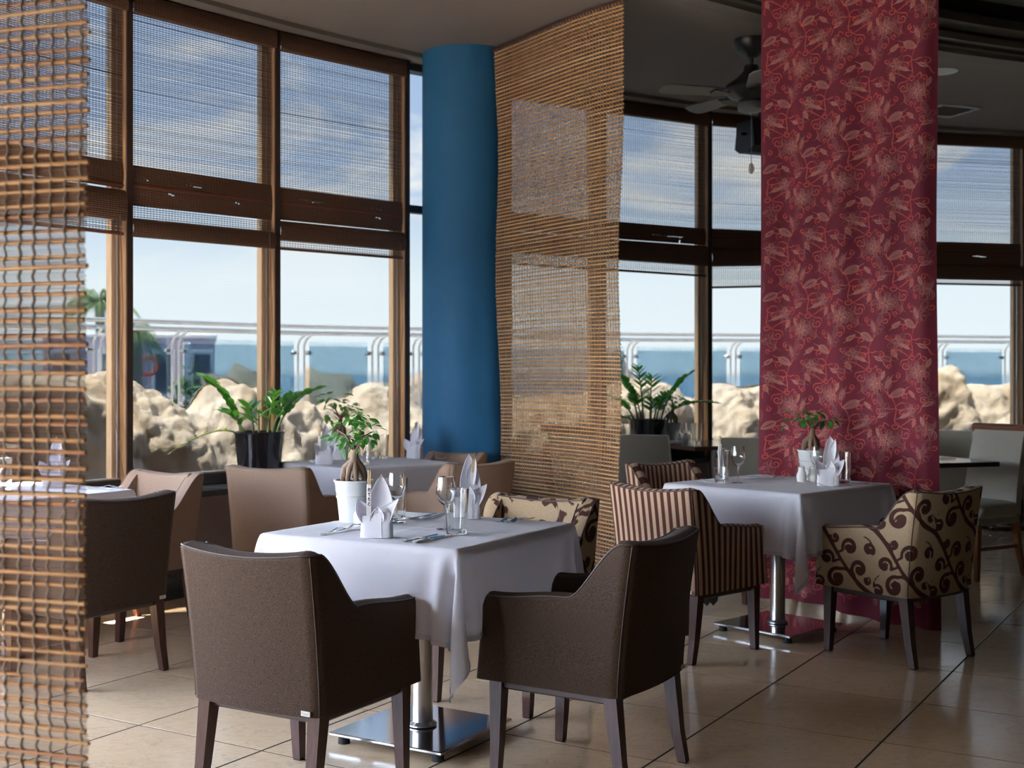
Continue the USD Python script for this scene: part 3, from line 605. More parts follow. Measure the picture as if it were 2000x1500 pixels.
# ================================================================ crimson curtain
CA, CB = np.array((1.40, 6.90)), np.array((2.14, 6.20)); CW = float(np.linalg.norm(CB - CA)); CT = (CB - CA) / CW; CN = np.array((CT[1], -CT[0])); CN = CN if CN[1] < 0 else -CN
CTOP = 3.86
def hemz(u): return .035 + .022 * np.sin(u * 5.1 + .4) - .02 * (u / CW)
def C(u, z):
    u, z = np.asarray(u, float), np.asarray(z, float); lo = 1 - np.clip(z / CTOP, 0, 1)
    amp = .010 + .014 * lo
    off = amp * np.sin(2 * PI * u / .235 + .5 * np.sin(z * 1.1) + .6) + .012 * np.sin(2 * PI * u / .52 + z * .8 + 1.0) + .035 * np.exp(-((u - CW) / .05) ** 2) * -1
    uu = u - .012 * np.exp(-((z - 1.9) / .8) ** 2) * (u / CW * 2 - 1) + .02 * lo ** 3 * (u / CW)
    return np.stack([CA[0] + CT[0] * uu + CN[0] * off, CA[1] + CT[1] * uu + CN[1] * off, z], -1)
cu = thing("curtain", "crimson fabric panel with coral and pink floral print hanging to the floor", "curtain")
us = np.linspace(0, CW, 110); vs = np.linspace(0, 1, 70)
V = np.array([[C(u, hemz(u) + (CTOP - hemz(u)) * v) for v in vs] for u in us])
obj("cloth", sheet(V, .0016), M["curtain"], cu, smooth=60)
obj("curtain_rod", tube([(*(CA - CT * .08), CTOP + .0), (*(CB + CT * .08), CTOP + .0)], .014, 10), M["steel"], cu, smooth=True)
def spiral(cx, cz, r0, turns, a0, sgn=1, r1=.12, n=26):
    t = np.linspace(0, 1, n); a = a0 + sgn * turns * 2 * PI * t; r = r0 * (1 - (1 - r1) * t)
    return np.c_[cx + r * np.cos(a), cz + r * np.sin(a)]
def bez(p0, p1, p2, p3, n=14):
    t = np.linspace(0, 1, n)[:, None]; p0, p1, p2, p3 = map(np.array, (p0, p1, p2, p3))
    return (1 - t) ** 3 * p0 + 3 * t * (1 - t) ** 2 * p1 + 3 * t * t * (1 - t) * p2 + t ** 3 * p3
def leafl(cx, cz, ang, L, w, veins=3):
    out, a = [], math.radians(ang); R = np.array(((math.cos(a), -math.sin(a)), (math.sin(a), math.cos(a))))
    for s in (-1, 1): 
        for v in range(veins): 
            k = (v + 1) / veins; out.append((bez((0, 0), (L * .2, s * w * k), (L * .65, s * w * .95 * k), (L, 0), 12)) @ R.T + (cx, cz))
    out.append(np.array(((-L * .35, 0), (0, 0), (L, 0))) @ R.T + (cx, cz))
    return out
def flower(cx, cz, r, n, a0, veins=2):
    out = []
    for k in range(n):
        a = a0 + 2 * PI * k / n; R = np.array(((math.cos(a), -math.sin(a)), (math.sin(a), math.cos(a)))); rr = r * (1 + .15 * math.sin(k * 2.3))
        for s in (-1, 1): out.append(bez((r * .08, 0), (rr * .4, s * r * .42), (rr * .85, s * r * .32), (rr, 0), 10) @ R.T + (cx, cz))
        for v in range(veins): out.append(bez((r * .1, 0), (rr * .4, (v - .5) * r * .3), (rr * .6, (v - .5) * r * .3), (rr * .78, (v - .5) * r * .12), 7) @ R.T + (cx, cz))
    return out
half = {"print_red": [], "print_tan": [], "print_dim": []}
half["print_tan"] += leafl(155, 60, -28, 88, 26, 3) + leafl(222, 118, -62, 62, 13, 2) + flower(62, 150, 52, 6, .3) + leafl(118, 268, 24, 70, 11, 2) + leafl(60, 292, 205, 52, 12, 2) + leafl(196, 226, 60, 46, 15, 2)
half["print_dim"] += flower(186, 300, 55, 5, .9) + leafl(20, 40, 70, 66, 22, 2) + flower(118, 170, 36, 5, .1, 1) + leafl(238, 60, 95, 70, 20, 2)
half["print_red"] += [spiral(150, 182, 27, 1.35, 2.2), spiral(212, 258, 20, 1.25, -.6, -1), spiral(96, 226, 22, 1.2, 1.2, -1), spiral(30, 214, 17, 1.2, .2), spiral(232, 176, 14, 1.2, 3.3, -1), spiral(58, 60, 18, 1.25, 2.8), spiral(108, 96, 15, 1.2, -1.2, -1),
    bez((98, 340), (120, 290), (70, 250), (118, 224)), bez((118, 224), (150, 200), (180, 230), (177, 182)), bez((118, 224), (170, 250), (180, 280), (232, 258)), bez((75, 226), (50, 250), (40, 250), (47, 214)), bez((98, 340), (90, 380), (60, 390), (50, 420)),
    bez((150, 155), (130, 120), (160, 110), (120, 92)), bez((76, 60), (90, 90), (70, 110), (62, 100)), bez((218, 190), (236, 205), (214, 222), (222, 240)), bez((98, 318), (130, 300), (140, 320), (168, 316)), bez((98, 318), (70, 306), (60, 324), (40, 318)), bez((98, 318), (112, 350), (140, 352), (150, 342)),
    bez((20, 110), (40, 140), (20, 170), (38, 196)), bez((232, 20), (246, 44), (230, 66), (246, 84))]
half["print_red"] += [spiral(20, 300, 20, 1.3, .8), spiral(160, 22, 19, 1.25, -2.0, -1), spiral(236, 332, 16, 1.2, 2.6), spiral(128, 300, 15, 1.2, .4, -1), spiral(192, 130, 16, 1.25, 1.1), bez((160, 41), (130, 30), (110, 60), (84, 30)), bez((20, 280), (0, 260), (10, 240), (-14, 236)), bez((236, 316), (220, 300), (200, 330), (180, 338)), bez((128, 285), (140, 270), (160, 290), (176, 280)), bez((192, 114), (200, 90), (230, 110), (240, 92))]
half["print_dim"] += flower(60, 150, 66, 6, .8, 1) + flower(10, 20, 44, 6, .2, 1) + leafl(150, 110, 150, 60, 18, 2) + leafl(216, 210, 20, 60, 18, 2)
half["print_tan"] += flower(186, 306, 34, 5, .2, 1) + leafl(20, 172, 110, 50, 12, 2) + leafl(90, 20, 40, 54, 14, 2)
def ribbon(poly, w):
    """poly in metres (u, z) -> strip laid on the cloth"""
    d = np.gradient(poly, axis=0); d /= np.linalg.norm(d, axis=1, keepdims=True) + 1e-9; n = np.c_[-d[:, 1], d[:, 0]]
    ww = w * (.35 + .65 * np.sin(PI * np.linspace(.06, .97, len(poly))))[:, None]
    A, B = poly + n * ww / 2, poly - n * ww / 2
    off = np.array((CN[0], CN[1], 0)) * .0021
    return np.stack([C(A[:, 0], A[:, 1]) + off, C(B[:, 0], B[:, 1]) + off], 1)
for key, w in (("print_dim", .0040), ("print_tan", .0036), ("print_red", .0050)):
    vv, ff, n0 = [], [], 0
    for row in range(0, 11):
        for col in range(-1, 6):
            zb = -.10 + row * .357 + col * .062; ub = col * .25 + (.055 if row % 2 else 0) - .06
            for pl in half[key]:
                P = np.array(pl, float) / 1000.
                if row % 2: P = np.c_[.25 - P[:, 0], P[:, 1]]
                P = P + (ub, zb)
                if P[:, 0].min() < .006 or P[:, 0].max() > CW - .006 or P[:, 1].min() < .075 or P[:, 1].max() > CTOP - .03: continue
                R = ribbon(P, w); k = len(P); vv.append(R.reshape(-1, 3)); i = np.arange(k - 1) * 2 + n0
                ff.append(np.r_[np.c_[i, i + 1, i + 3], np.c_[i, i + 3, i + 2]]); n0 += 2 * k
    obj("floral_print", trimesh.Trimesh(np.vstack(vv), np.vstack(ff), process=False), M[key], cu, kind="stuff", label={"print_red": "coral scroll print", "print_tan": "dusty pink leaf print", "print_dim": "faded mauve flower print"}[key])

# ================================================================ ceiling fan, loudspeaker, downlights
fan = thing("ceiling_fan", "dark grey five blade ceiling fan with pull chain beside the crimson curtain", "ceiling fan", (1.577, 8.10, 0))
obj("canopy", lathe([(0, 3.50), (.115, 3.50), (.115, 3.475), (.095, 3.43), (.045, 3.385), (.02, 3.38), (0, 3.38)], 32), M["fan"], fan, smooth=50)
obj("downrod", cyl(.014, .09, (0, 0, 3.31), 16), M["fan"], fan, smooth=40)
obj("motor_housing", lathe([(0, 3.33), (.045, 3.33), (.055, 3.29), (.10, 3.245), (.165, 3.20), (.175, 3.175), (.15, 3.13), (.085, 3.10), (.085, 3.085), (0, 3.085)], 40), M["fan"], fan, smooth=40)
obj("switch_cup", lathe([(0, 3.09), (.075, 3.09), (.09, 3.06), (.085, 3.035), (.05, 3.022), (0, 3.018)], 32), M["fan_blade"], fan, smooth=40)
for k in range(5):
    a = 121 + 72 * k
    pl = np.array([(.20, -.045), (.26, -.06), (.58, -.072), (.62, -.055), (.635, 0), (.62, .055), (.58, .072), (.26, .06), (.20, .045)])
    bl = trimesh.creation.extrude_polygon(sg.Polygon(pl), .008, engine="earcut"); bl.apply_transform(trimesh.transformations.rotation_matrix(math.radians(12), (1, 0, 0)))
    bo = obj("fan_blade", place(bl, (0, 0, 3.145), a), M["fan_blade"], fan)
    ar = trimesh.creation.extrude_polygon(sg.Polygon([(.09, -.03), (.17, -.018), (.27, -.05), (.29, 0), (.27, .05), (.17, .018), (.09, .03)]), .006, engine="earcut"); ar.apply_transform(trimesh.transformations.rotation_matrix(math.radians(12), (1, 0, 0)))
    obj("blade_arm", place(ar, (0, 0, 3.135), a), M["fan"], bo)
obj("pull_chain", tube([(0, 0, 3.02), (.002, 0, 2.82), (0, 0, 2.68)], .0022, 5), M["alu"], fan)
obj("chain_fob", lathe([(0, 2.69), (.010, 2.685), (.019, 2.66), (.019, 2.64), (.010, 2.62), (0, 2.617)], 16), M["paper"], fan, smooth=50)

sp = thing("loudspeaker", "black wall loudspeaker hanging under the ceiling left of the crimson curtain", "loudspeaker", (2.03, 10.0, 3.23), 24)
cab = trimesh.creation.extrude_polygon(sg.Polygon([(-.11, -.12), (.10, -.14), (.14, -.05), (.14, .06), (.10, .13), (-.11, .10)]), .34, engine="earcut")
cab.apply_translation((0, 0, -.17)); cab = place(cab, (0, 0, 0), 0, rx=0, ry=90)
obj("cabinet", cab, M["speaker"], sp)
obj("bracket", [cyl(.02, .27, (.0, .0, .0), 12), cyl(.06, .015, (0, 0, .255), 20)], M["speaker"], sp)
obj("grille", place(cbox(.30, .012, .20, r=.005), (0, -.139, -.01), 0, rx=-6), M["speaker_grille"], sp)
obj("knob", cyl(.018, .02, (-.185, 0, 0), 12), M["speaker"], sp)
dl = thing("downlight", "round recessed ceiling downlight nearest the crimson curtain", "downlight", (3.13, 8.93, ZC))
obj("rim", lathe([(.075, .0), (.085, -.006), (.105, -.006), (.108, 0.0)], 32), M["lamp_rim"], dl, smooth=40); obj("reflector", lathe([(.076, -.003), (.05, -.0015), (.03, -.0035), (0, -.0035)], 32), M["alu"], dl, smooth=40)
dv = thing("air_vent", "square metal air grille in the ceiling behind the downlight", "air vent", (3.62, 10.25, ZC - .006), 20)
fr = [box(.40, .03, .010, (0, s * .185, 0)) for s in (-1, 1)] + [box(.03, .40, .010, (s * .185, 0, 0)) for s in (-1, 1)]
obj("frame", fr, M["lamp_rim"], dv)
for k in range(6): obj("vane", place(box(.34, .045, .003), (0, -.13 + k * .052, .0), rx=25), M["alu"], dv)

# ================================================================ scroll pattern: union of discs along comma shaped spirals, repeated on a 0.30 m tile
def scroll_discs():
    D = []
    def comma(cx, cz, r0, a0, sgn, turns, w0, w1, tail=None):
        t = np.linspace(0, 1, 60); a = a0 + sgn * turns * 2 * PI * t; r = r0 * (1 - .68 * t ** 1.1)
        w = w0 + (w1 - w0) * t
        for k in range(60): D.append((cx + r[k] * math.cos(a[k]), cz + r[k] * math.sin(a[k]), w[k]))
        D.append((cx + r[-1] * math.cos(a[-1]) * .55, cz + r[-1] * math.sin(a[-1]) * .55, w1 * 1.55))
        if tail:
            P = bez(tail[0], tail[1], tail[2], (cx + r0 * math.cos(a0), cz + r0 * math.sin(a0)), 40)
            for k, p in enumerate(P): D.append((p[0], p[1], tail[3] + (w0 - tail[3]) * k / 39))
    def stem(*pts, w=(.004, .006)):
        P = bez(*pts, 60)
        for k, p in enumerate(P): D.append((p[0], p[1], w[0] + (w[1] - w[0]) * k / 59))
    stem((0, .02), (.08, .05), (.12, .10), (.16, .15), w=(.007, .005)); stem((.16, .15), (.20, .20), (.24, .27), (.30, .32), w=(.005, .007))
    comma(.075, .130, .042, -.9, 1, .85, .0045, .0095, ((.05, .035), (.08, .05), (.10, .07), .003))
    comma(.190, .075, .046, 1.9, -1, .85, .0050, .0105, ((.12, .10), (.14, .125), (.16, .125), .003))
    comma(.245, .165, .036, 3.6, -1, .80, .0042, .0085, ((.17, .165), (.19, .16), (.20, .15), .003))
    comma(.125, .225, .040, -.4, 1, .85, .0045, .0095, ((.19, .19), (.18, .20), (.17, .20), .003))
    comma(.275, .045, .028, .6, 1, .75, .0035, .0075, ((.27, .115), (.29, .10), (.30, .08), .002))
    comma(.025, .225, .030, 3.9, -1, .78, .0035, .0078, ((.05, .28), (.02, .275), (.0, .25), .002))
    comma(.205, .262, .024, .2, -1, .72, .0032, .0068)
    comma(.035, .082, .020, 2.2, 1, .70, .0030, .0060)
    D = np.array(D); D[:, 2] *= 1.55; out = [D + (dx * .30, dz * .30, 0) for dx in (-1, 0, 1) for dz in (-1, 0, 1)]
    return np.vstack(out)
SD = scroll_discs(); SDT = cKDTree(SD[:, :2])
def scroll_sdf(uv):
    q = np.mod(uv, .30); d, i = SDT.query(q, k=14)
    return (d - SD[i, 2]).min(1)

# ================================================================ tub armchair
CWID, CDEP, CB0 = .50, .50, .310
def chair_path(n=150):
    """plan of the outer face from the right arm's front, round the back, to the left arm's front: points, normals, arc length"""
    r = .045; hx, hy = CWID / 2, CDEP / 2; pts = []
    for y in np.linspace(hy, -hy + r, 50): pts.append((hx, y))
    for a in np.linspace(0, -PI / 2, 12)[1:]: pts.append((hx - r + r * math.cos(a), -hy + r + r * math.sin(a)))
    for x in np.linspace(hx - r, -hx + r, 34)[1:]: pts.append((x, -hy - .018 * (1 - (x / (hx - r)) ** 2)))
    for a in np.linspace(-PI / 2, -PI, 12)[1:]: pts.append((-hx + r + r * math.cos(a), -hy + r + r * math.sin(a)))
    for y in np.linspace(-hy + r, hy, 50)[1:]: pts.append((-hx, y))
    P = np.array(pts); T = np.gradient(P, axis=0); T /= np.linalg.norm(T, axis=1, keepdims=True); N = np.c_[-T[:, 1], T[:, 0]]
    N *= np.sign((N * P).sum(1))[:, None]
    return P, N, np.r_[0, np.cumsum(np.linalg.norm(np.diff(P, axis=0), axis=1))]
def top_h(x, y):
    arm = .588 + .020 * ss(.20, -.05, y); back = .785 - .016 * (1 - np.clip(np.abs(x) / .22, 0, 1) ** 2)
    w = ss(-.060, -.205, y)
    return arm * (1 - w) + back * w
def chair_shape(P, z):
    """back rake and forward slope of the arm fronts"""
    x, y = P[..., 0], P[..., 1]; f = np.clip((z - CB0) / .47, 0, 1)
    y = y - .055 * f ** 1.4 * ss(.02, -.22, y) + .030 * (1 - np.clip((z - CB0) / .27, 0, 1)) * ss(.0, .25, y) - .010 * ss(.545, .59, z) * ss(.18, .25, y)
    x = x * (1 + .035 * f)
    return np.stack([x, y, np.broadcast_to(z, x.shape)], -1)
def chair_shell(nz=64):
    P, N, S = chair_path(); n = len(P); H = top_h(P[:, 0], P[:, 1])
    T = .062 + .016 * ss(.0, -.25, P[:, 1])
    endf = np.minimum(S, S[-1] - S); shr = np.where(endf < .022, 1 - np.sqrt(np.clip(1 - (1 - endf / .022) ** 2, 0, 1)), 0.0)   # rounded arm ends
    rings, uvs = [], []
    for i in range(n):
        t, h, k = T[i], H[i] - .012 * shr[i], shr[i] * .024
        o = k; inn = t - k
        zo = np.linspace(CB0, h - .014, nz); ro = np.full(nz, o)
        a = np.linspace(0, PI / 2, 6)[1:]
        zt, rt_ = h - .014 + .014 * np.sin(a), o + .014 * (1 - np.cos(a))
        zc = np.array([h + .004, h + .005, h + .004]); rc = np.array([o + (inn - o) * f for f in (.35, .5, .65)])
        zt2, rt2 = (h - .014 + .014 * np.sin(a))[::-1], (inn - .014 * (1 - np.cos(a)))[::-1]
        zi = np.linspace(h - .014, .40, 10); ri = np.full(10, inn)
        zz = np.r_[zo, zt, zc, zt2, zi, [CB0]]; rr = np.r_[ro, rt_, rc, rt2, ri, [inn]]
        pl = P[i][None] - N[i][None] * rr[:, None]
        rings.append(chair_shape(pl, zz))
        vz = np.r_[0, np.cumsum(np.hypot(np.diff(zz), np.diff(rr)))]
        uvs.append(np.c_[np.full(len(zz), S[i]), vz + CB0])
    V = np.array(rings); m = V.shape[1]; f = grid_faces(n, m)
    caps = []
    for i, flip in ((0, False), (n - 1, True)):
        idx = [i * m + j for j in range(m)]
        half_ = nz + 6
        # zip outer and inner sides of the end face
        a, b = idx[:half_ + 2], idx[half_ + 1:][::-1]
        ia = ib = 0
        za, zb = V[i, :half_ + 2, 2], V[i, half_ + 1:, 2][::-1]
        while ia < len(a) - 1 or ib < len(b) - 1:
            if ib == len(b) - 1 or (ia < len(a) - 1 and za[min(ia + 1, len(a) - 1)] <= zb[min(ib + 1, len(b) - 1)]): tri = (a[ia], a[ia + 1], b[ib]); ia += 1
            else: tri = (a[ia], b[ib + 1], b[ib]); ib += 1
            caps.append(tri if not flip else tri[::-1])
    f = np.vstack([f[:, ::-1], np.array(caps)])
    return trimesh.Trimesh(V.reshape(-1, 3), f, process=False), np.vstack(uvs)
def fix_winding(m):
    m2 = trimesh.Trimesh(m.vertices, m.faces, process=False)
    if m2.volume < 0: m2.invert()
    return m2
SHELL, SHELL_UV = chair_shell()
SHELL = fix_winding(SHELL)
def puffy(sx, sy, sz, c, crown=.012, n=18, e=7.0):
    """cushion: superellipsoid box with crowned top"""
    m = trimesh.creation.icosphere(4); v = m.vertices; p = np.sign(v) * np.abs(v) ** (2 / e) ; s = np.abs(v); 
    den = (np.abs(v[:, 0]) ** e + np.abs(v[:, 1]) ** e + np.abs(v[:, 2]) ** e) ** (1 / e)
    w = v / den[:, None]
    w[:, 2] += np.where(w[:, 2] > 0, crown / sz * 2 * (1 - w[:, 0] ** 2) * (1 - w[:, 1] ** 2), 0)
    return trimesh.Trimesh(w * (sx / 2, sy / 2, sz / 2) + c, m.faces, process=False)
def leg_mesh(x, y, h, top=.046, bot=.030, lean=(0, 0)):
    v = []
    for z, w, s in ((h, top, 0), (h * .35, bot * 1.18, .55), (.006, bot, 1), (0, bot * .86, 1)):
        for dx, dy in ((-1, -1), (1, -1), (1, 1), (-1, 1)): v.append((x + dx * w / 2 + lean[0] * s, y + dy * w / 2 + lean[1] * s, z))
    f = grid_faces(4, 4, True).tolist() + [(0, 1, 2), (0, 2, 3), (12, 14, 13), (12, 15, 14)]
    return trimesh.Trimesh(v, f, process=False)
def make_chair(label, fab, loc, face, pip="piping", group=None, torn=False):
    """face = plan direction the sitter looks"""
    rz = math.degrees(math.atan2(face[1], face[0])) - 90
    t = thing("dining_armchair", label, "chair", loc, rz, group)
    prim = {"scroll": scroll_sdf(SHELL_UV * (1, 1) + (.05, .02))} if fab == "scroll" else None
    obj("upholstered_shell", SHELL, M[fab], t, smooth=True, uv=SHELL_UV, prim=prim)
    sc = puffy(.375, .475, .135, (0, .045, .395)); 
    uvs = sc.vertices[:, [0, 1]] + (.3, .2)
    uvs = np.c_[uvs[:, 0], uvs[:, 1] + sc.vertices[:, 2]]
    obj("seat_cushion", sc, M[fab], t, smooth=True, uv=uvs, prim={"scroll": scroll_sdf(uvs)} if fab == "scroll" else None)
    obj("seat_rail", cbox(.44, .42, .035, (0, 0, .298), .006), M["piping"], t)
    for x in (-1, 1):
        obj("leg", leg_mesh(x * .212, .205, .31, lean=(0, .012)), M["leg"], t); obj("leg", leg_mesh(x * .212, -.205, .31, lean=(x * .004, -.045)), M["leg"], t)
    P, N, S = chair_path(); H = top_h(P[:, 0], P[:, 1])
    edge = chair_shape(P - N * .002, H - .004); obj("piping", tube(edge[2:-2], .0032, 6), M[pip], t, smooth=True)
    edge2 = chair_shape(P - N * (.058 + .016 * ss(.0, -.25, P[:, 1]))[:, None], H - .003); obj("piping", tube(edge2[3:-3], .0028, 6), M[pip], t, smooth=True)
    for i in (54, len(P) - 55):
        zz = np.linspace(CB0 + .005, H[i] - .01, 12); e = chair_shape(np.repeat((P[i] + N[i] * .0005)[None], 12, 0), zz); obj("corner_seam", tube(e, .0022, 5), M[pip], t, smooth=True)
    lb = obj("brand_tag", cbox(.034, .004, .015, (.205, -.2545, .322), .0012), M["tag"], t, label="small white woven tag")
    xs = np.linspace(.192, .217, 22); zz = .322 + .0028 * np.sin(np.linspace(0, 15, 22)) * np.linspace(1.2, .7, 22)
    obj("tag_script", tube(np.c_[xs, np.full(22, -.2568), zz], .00045, 4), M["ink"], lb)
    if torn:
        pts = np.array([(-.02, 0), (.16, .005), (.155, -.03), (.135, -.055), (.12, -.04), (.105, -.06), (.085, -.045), (.05, -.05), (.02, -.03)])
        g = trimesh.creation.extrude_polygon(sg.Polygon(pts), .003, engine="earcut"); g = place(g, (0, 0, 0), 0, rx=90); obj("torn_lining", place(g, (.04, -.08, .285), 20), M["rubber"], t, label="black torn underside lining hanging down")
    return t
def copy_chair(src, label, loc, face, group=None):
    return dup(src, label, loc, math.degrees(math.atan2(face[1], face[0])) - 90, group)
c1 = make_chair("brown woven armchair nearest the camera, back to us, left of the front table", "brown", (-.64, 3.835, 0), (.5, .866))
copy_chair(c1, "brown woven foreground armchair with shaded back, right of the front table", (.245, 4.045, 0), (-.85, .527))
copy_chair(c1, "dark brown armchair partly behind the near bamboo screen with its back towards us", (-1.85, 5.33, 0), (-.84, .54))
c2 = make_chair("tan armchair facing us at the table against the windows behind the near bamboo screen", "tan", (-1.96, 6.25, 0), (-.545, -.838), "piping_tan")
copy_chair(c2, "tan armchair with its back to us left of the table under the black pot plant", (-1.27, 7.06, 0), (.33, .944))
copy_chair(c2, "tan armchair seen from behind tucked under the right side of the window table", (-.36, 7.37, 0), (-.66, .75))
copy_chair(c2, "tan armchair facing us in front of the blue column", (-.54, 7.97, 0), (-.69, -.72))
c3 = make_chair("brown and beige striped armchair with its back to us at the right table", "stripe", (.84, 5.80, 0), (.74, .67), torn=True)
copy_chair(c3, "brown and beige striped armchair facing us behind the other striped chair", (1.02, 6.98, 0), (.58, -.82))
c4 = make_chair("beige armchair with brown scroll pattern right of the right table, its back in shade", "scroll", (1.785, 5.72, 0), (-.6, .8))
copy_chair(c4, "beige armchair with brown scroll pattern facing us behind the front table", (-.005, 4.93, 0), (-.53, -.848))

# ================================================================ pedestal tables
def pedestal_table(label, loc, rz, size, top="dark_top", th=.03, ztop=.742, base=.46, slab_edge=None):
    t = thing("pedestal_table", label, "table", loc, rz)
    obj("tabletop", cbox(size[0], size[1], th, (0, 0, ztop - th / 2), .003), M[top], t)
    if slab_edge: obj("edge_band", [cbox(size[0] + .004, .006, th * .9, (0, s * size[1] / 2, ztop - th / 2), .001) for s in (-1, 1)] + [cbox(.006, size[1] + .004, th * .9, (s * size[0] / 2, 0, ztop - th / 2), .001) for s in (-1, 1)], M[slab_edge], t)
    obj("column", lathe([(0, .045), (.052, .045), (.052, .05), (.038, .06), (.038, ztop - th - .03), (.10, ztop - th - .01), (.10, ztop - th), (0, ztop - th)], 40), M["steel"], t, smooth=40)
    obj("base_plate", cbox(base, base, .012, (0, 0, .036), .003), M["plate_steel"], t)
    for sx in (-1, 1):
        for sy in (-1, 1): obj("foot", cyl(.022, .030, (sx * base * .42, sy * base * .42, 0), 16, .018), M["rubber"], t)
    return t
T1, T2, T3, T4 = (-.32, 4.385), (1.34, 6.20), (-.90, 7.70), (-2.36, 5.75)
R1, R2, R3, R4 = -30.0, -47.0, -48.0, -33.0
pedestal_table("steel pedestal table under the white cloth in the foreground", (*T1, 0), R1, (.786, .786), base=.47)
pedestal_table("steel pedestal table under the white cloth before the crimson curtain", (*T2, 0), R2, (.786, .786), base=.46)
pedestal_table("pedestal table under the white cloth beside the window plant", (*T3, 0), R3, (.786, .786))
pedestal_table("pedestal table under the white cloth behind the near bamboo screen", (*T4, 0), R4, (.786, .786))

# ================================================================ draped tablecloths (small cloth relaxation)
def drape(half=.403, nt=24, nd=17, zt=.746, seed=0, inset=.035):
    """square cloth on a square top: the part on the table lies still, the overhang is relaxed under gravity"""
    h = half / nt; c = nt + nd; n = 2 * c + 1; g = (np.arange(n) - c) * h
    X, Y = np.meshgrid(g, g, indexing="ij"); r = np.random.default_rng(seed)
    fixed = (np.maximum(np.abs(X), np.abs(Y)) < half + 1e-6)[..., None]; w = np.where(fixed, 0., 1.)
    P = np.stack([X, Y, np.full_like(X, zt)], -1); V = np.zeros_like(P)
    P[..., 2] -= np.maximum(0, np.maximum(np.abs(X), np.abs(Y)) - half) * .5
    P += r.normal(size=P.shape) * .0006 * w; P0 = P.copy()
    def solve(a, b, L, k):
        d = P[b] - P[a]; l = np.linalg.norm(d, axis=-1, keepdims=True) + 1e-9; wa, wb = w[a], w[b]
        cc = d * ((l - L) / l) * (k / np.maximum(wa + wb, 1e-6)); P[a] += cc * wa; P[b] -= cc * wb
    sl = lambda lo, hi, st: slice(lo, hi, st)
    A = slice(None)
    for it in range(150):
        O = P.copy(); V *= .96; V[..., 2] -= 9.8 * .012; P += V * .012 * w
        for k in range(14):
            for s in (0, 1):
                m = (n - 1 - s) // 2 * 2
                solve((sl(s, s + m, 2), A), (sl(s + 1, s + m + 1, 2), A), h, 1.); solve((A, sl(s, s + m, 2)), (A, sl(s + 1, s + m + 1, 2)), h, 1.)
            if k % 2 == 0:
                for s in (0, 1):
                    m = (n - 1 - s) // 2 * 2
                    solve((sl(s, s + m, 2), slice(0, n - 1)), (sl(s + 1, s + m + 1, 2), slice(1, n)), h * 2 ** .5, .5); solve((sl(s, s + m, 2), slice(1, n)), (sl(s + 1, s + m + 1, 2), slice(0, n - 1)), h * 2 ** .5, .5)
            else:
                for s in range(4):
                    i0 = np.arange(s, n - 2, 4); solve((i0, A), (i0 + 2, A), 2 * h, .3); solve((A, i0), (A, i0 + 2), 2 * h, .3)
            ax, ay, z = np.abs(P[..., 0]), np.abs(P[..., 1]), P[..., 2]
            lim = half + .002 - inset * ss(zt - .04, zt - .2, z)
            oth = (ax < lim) & (ay < lim) & ~fixed[..., 0]; sx = oth & (ax >= ay); sy = oth & (ay > ax)
            P[..., 0] = np.where(sx, np.sign(P[..., 0]) * lim, P[..., 0]); P[..., 1] = np.where(sy, np.sign(P[..., 1]) * lim, P[..., 1])
        V = (P - O) / .012
    return P
def cloth_thing(label, T, rz, P, half):
    n = P.shape[0]; V = P.copy(); g = np.linspace(-1, 1, n)
    # pressed fold creases across the top
    for ax_ in (0, 1):
        d = np.abs((P[..., ax_])); V[..., 2] += .0022 * np.exp(-(d / .006) ** 2) * (np.maximum(np.abs(P[..., 0]), np.abs(P[..., 1])) < half)
    m = sheet(V); m = trimesh.Trimesh(m.vertices, m.faces, process=False).subdivide_loop(1)
    t = thing("tablecloth", label, "tablecloth", (*T, 0), rz)
    obj("cloth", m, M["cloth"], t, smooth=True)
    # hem band: second layer along the border
    du, dv = np.gradient(V, axis=0), np.gradient(V, axis=1); N = np.cross(du, dv); N /= np.linalg.norm(N, axis=-1, keepdims=True) + 1e-9
    for k, (a, b) in enumerate((((slice(0, 2), slice(None))), ((slice(n - 2, n), slice(None))), ((slice(None), slice(0, 2))), ((slice(None), slice(n - 2, n))))):
        W = V[a, b]; NN = N[a, b]
        W = np.concatenate([W - NN * .0016, ], 0); hm = sheet(W + 2 * NN * .0016); hm2 = sheet(W)
        obj("hem", [hm, hm2], M["hem"], t, smooth=True)
CL = drape()
cloth_thing("white tablecloth on the front table, one pointed corner hanging towards us", T1, R1, CL, .40)
cloth_thing("white tablecloth on the right table before the crimson curtain", T2, R2, CL[::-1, ::-1] * (-1, -1, 1), .40)
cloth_thing("white tablecloth on the window table beside the black pot plant", T3, R3, CL.transpose(1, 0, 2)[..., [1, 0, 2]], .40)
cloth_thing("white tablecloth on the table behind the near bamboo screen", T4, R4, CL[::-1] * (-1, 1, 1), .40)

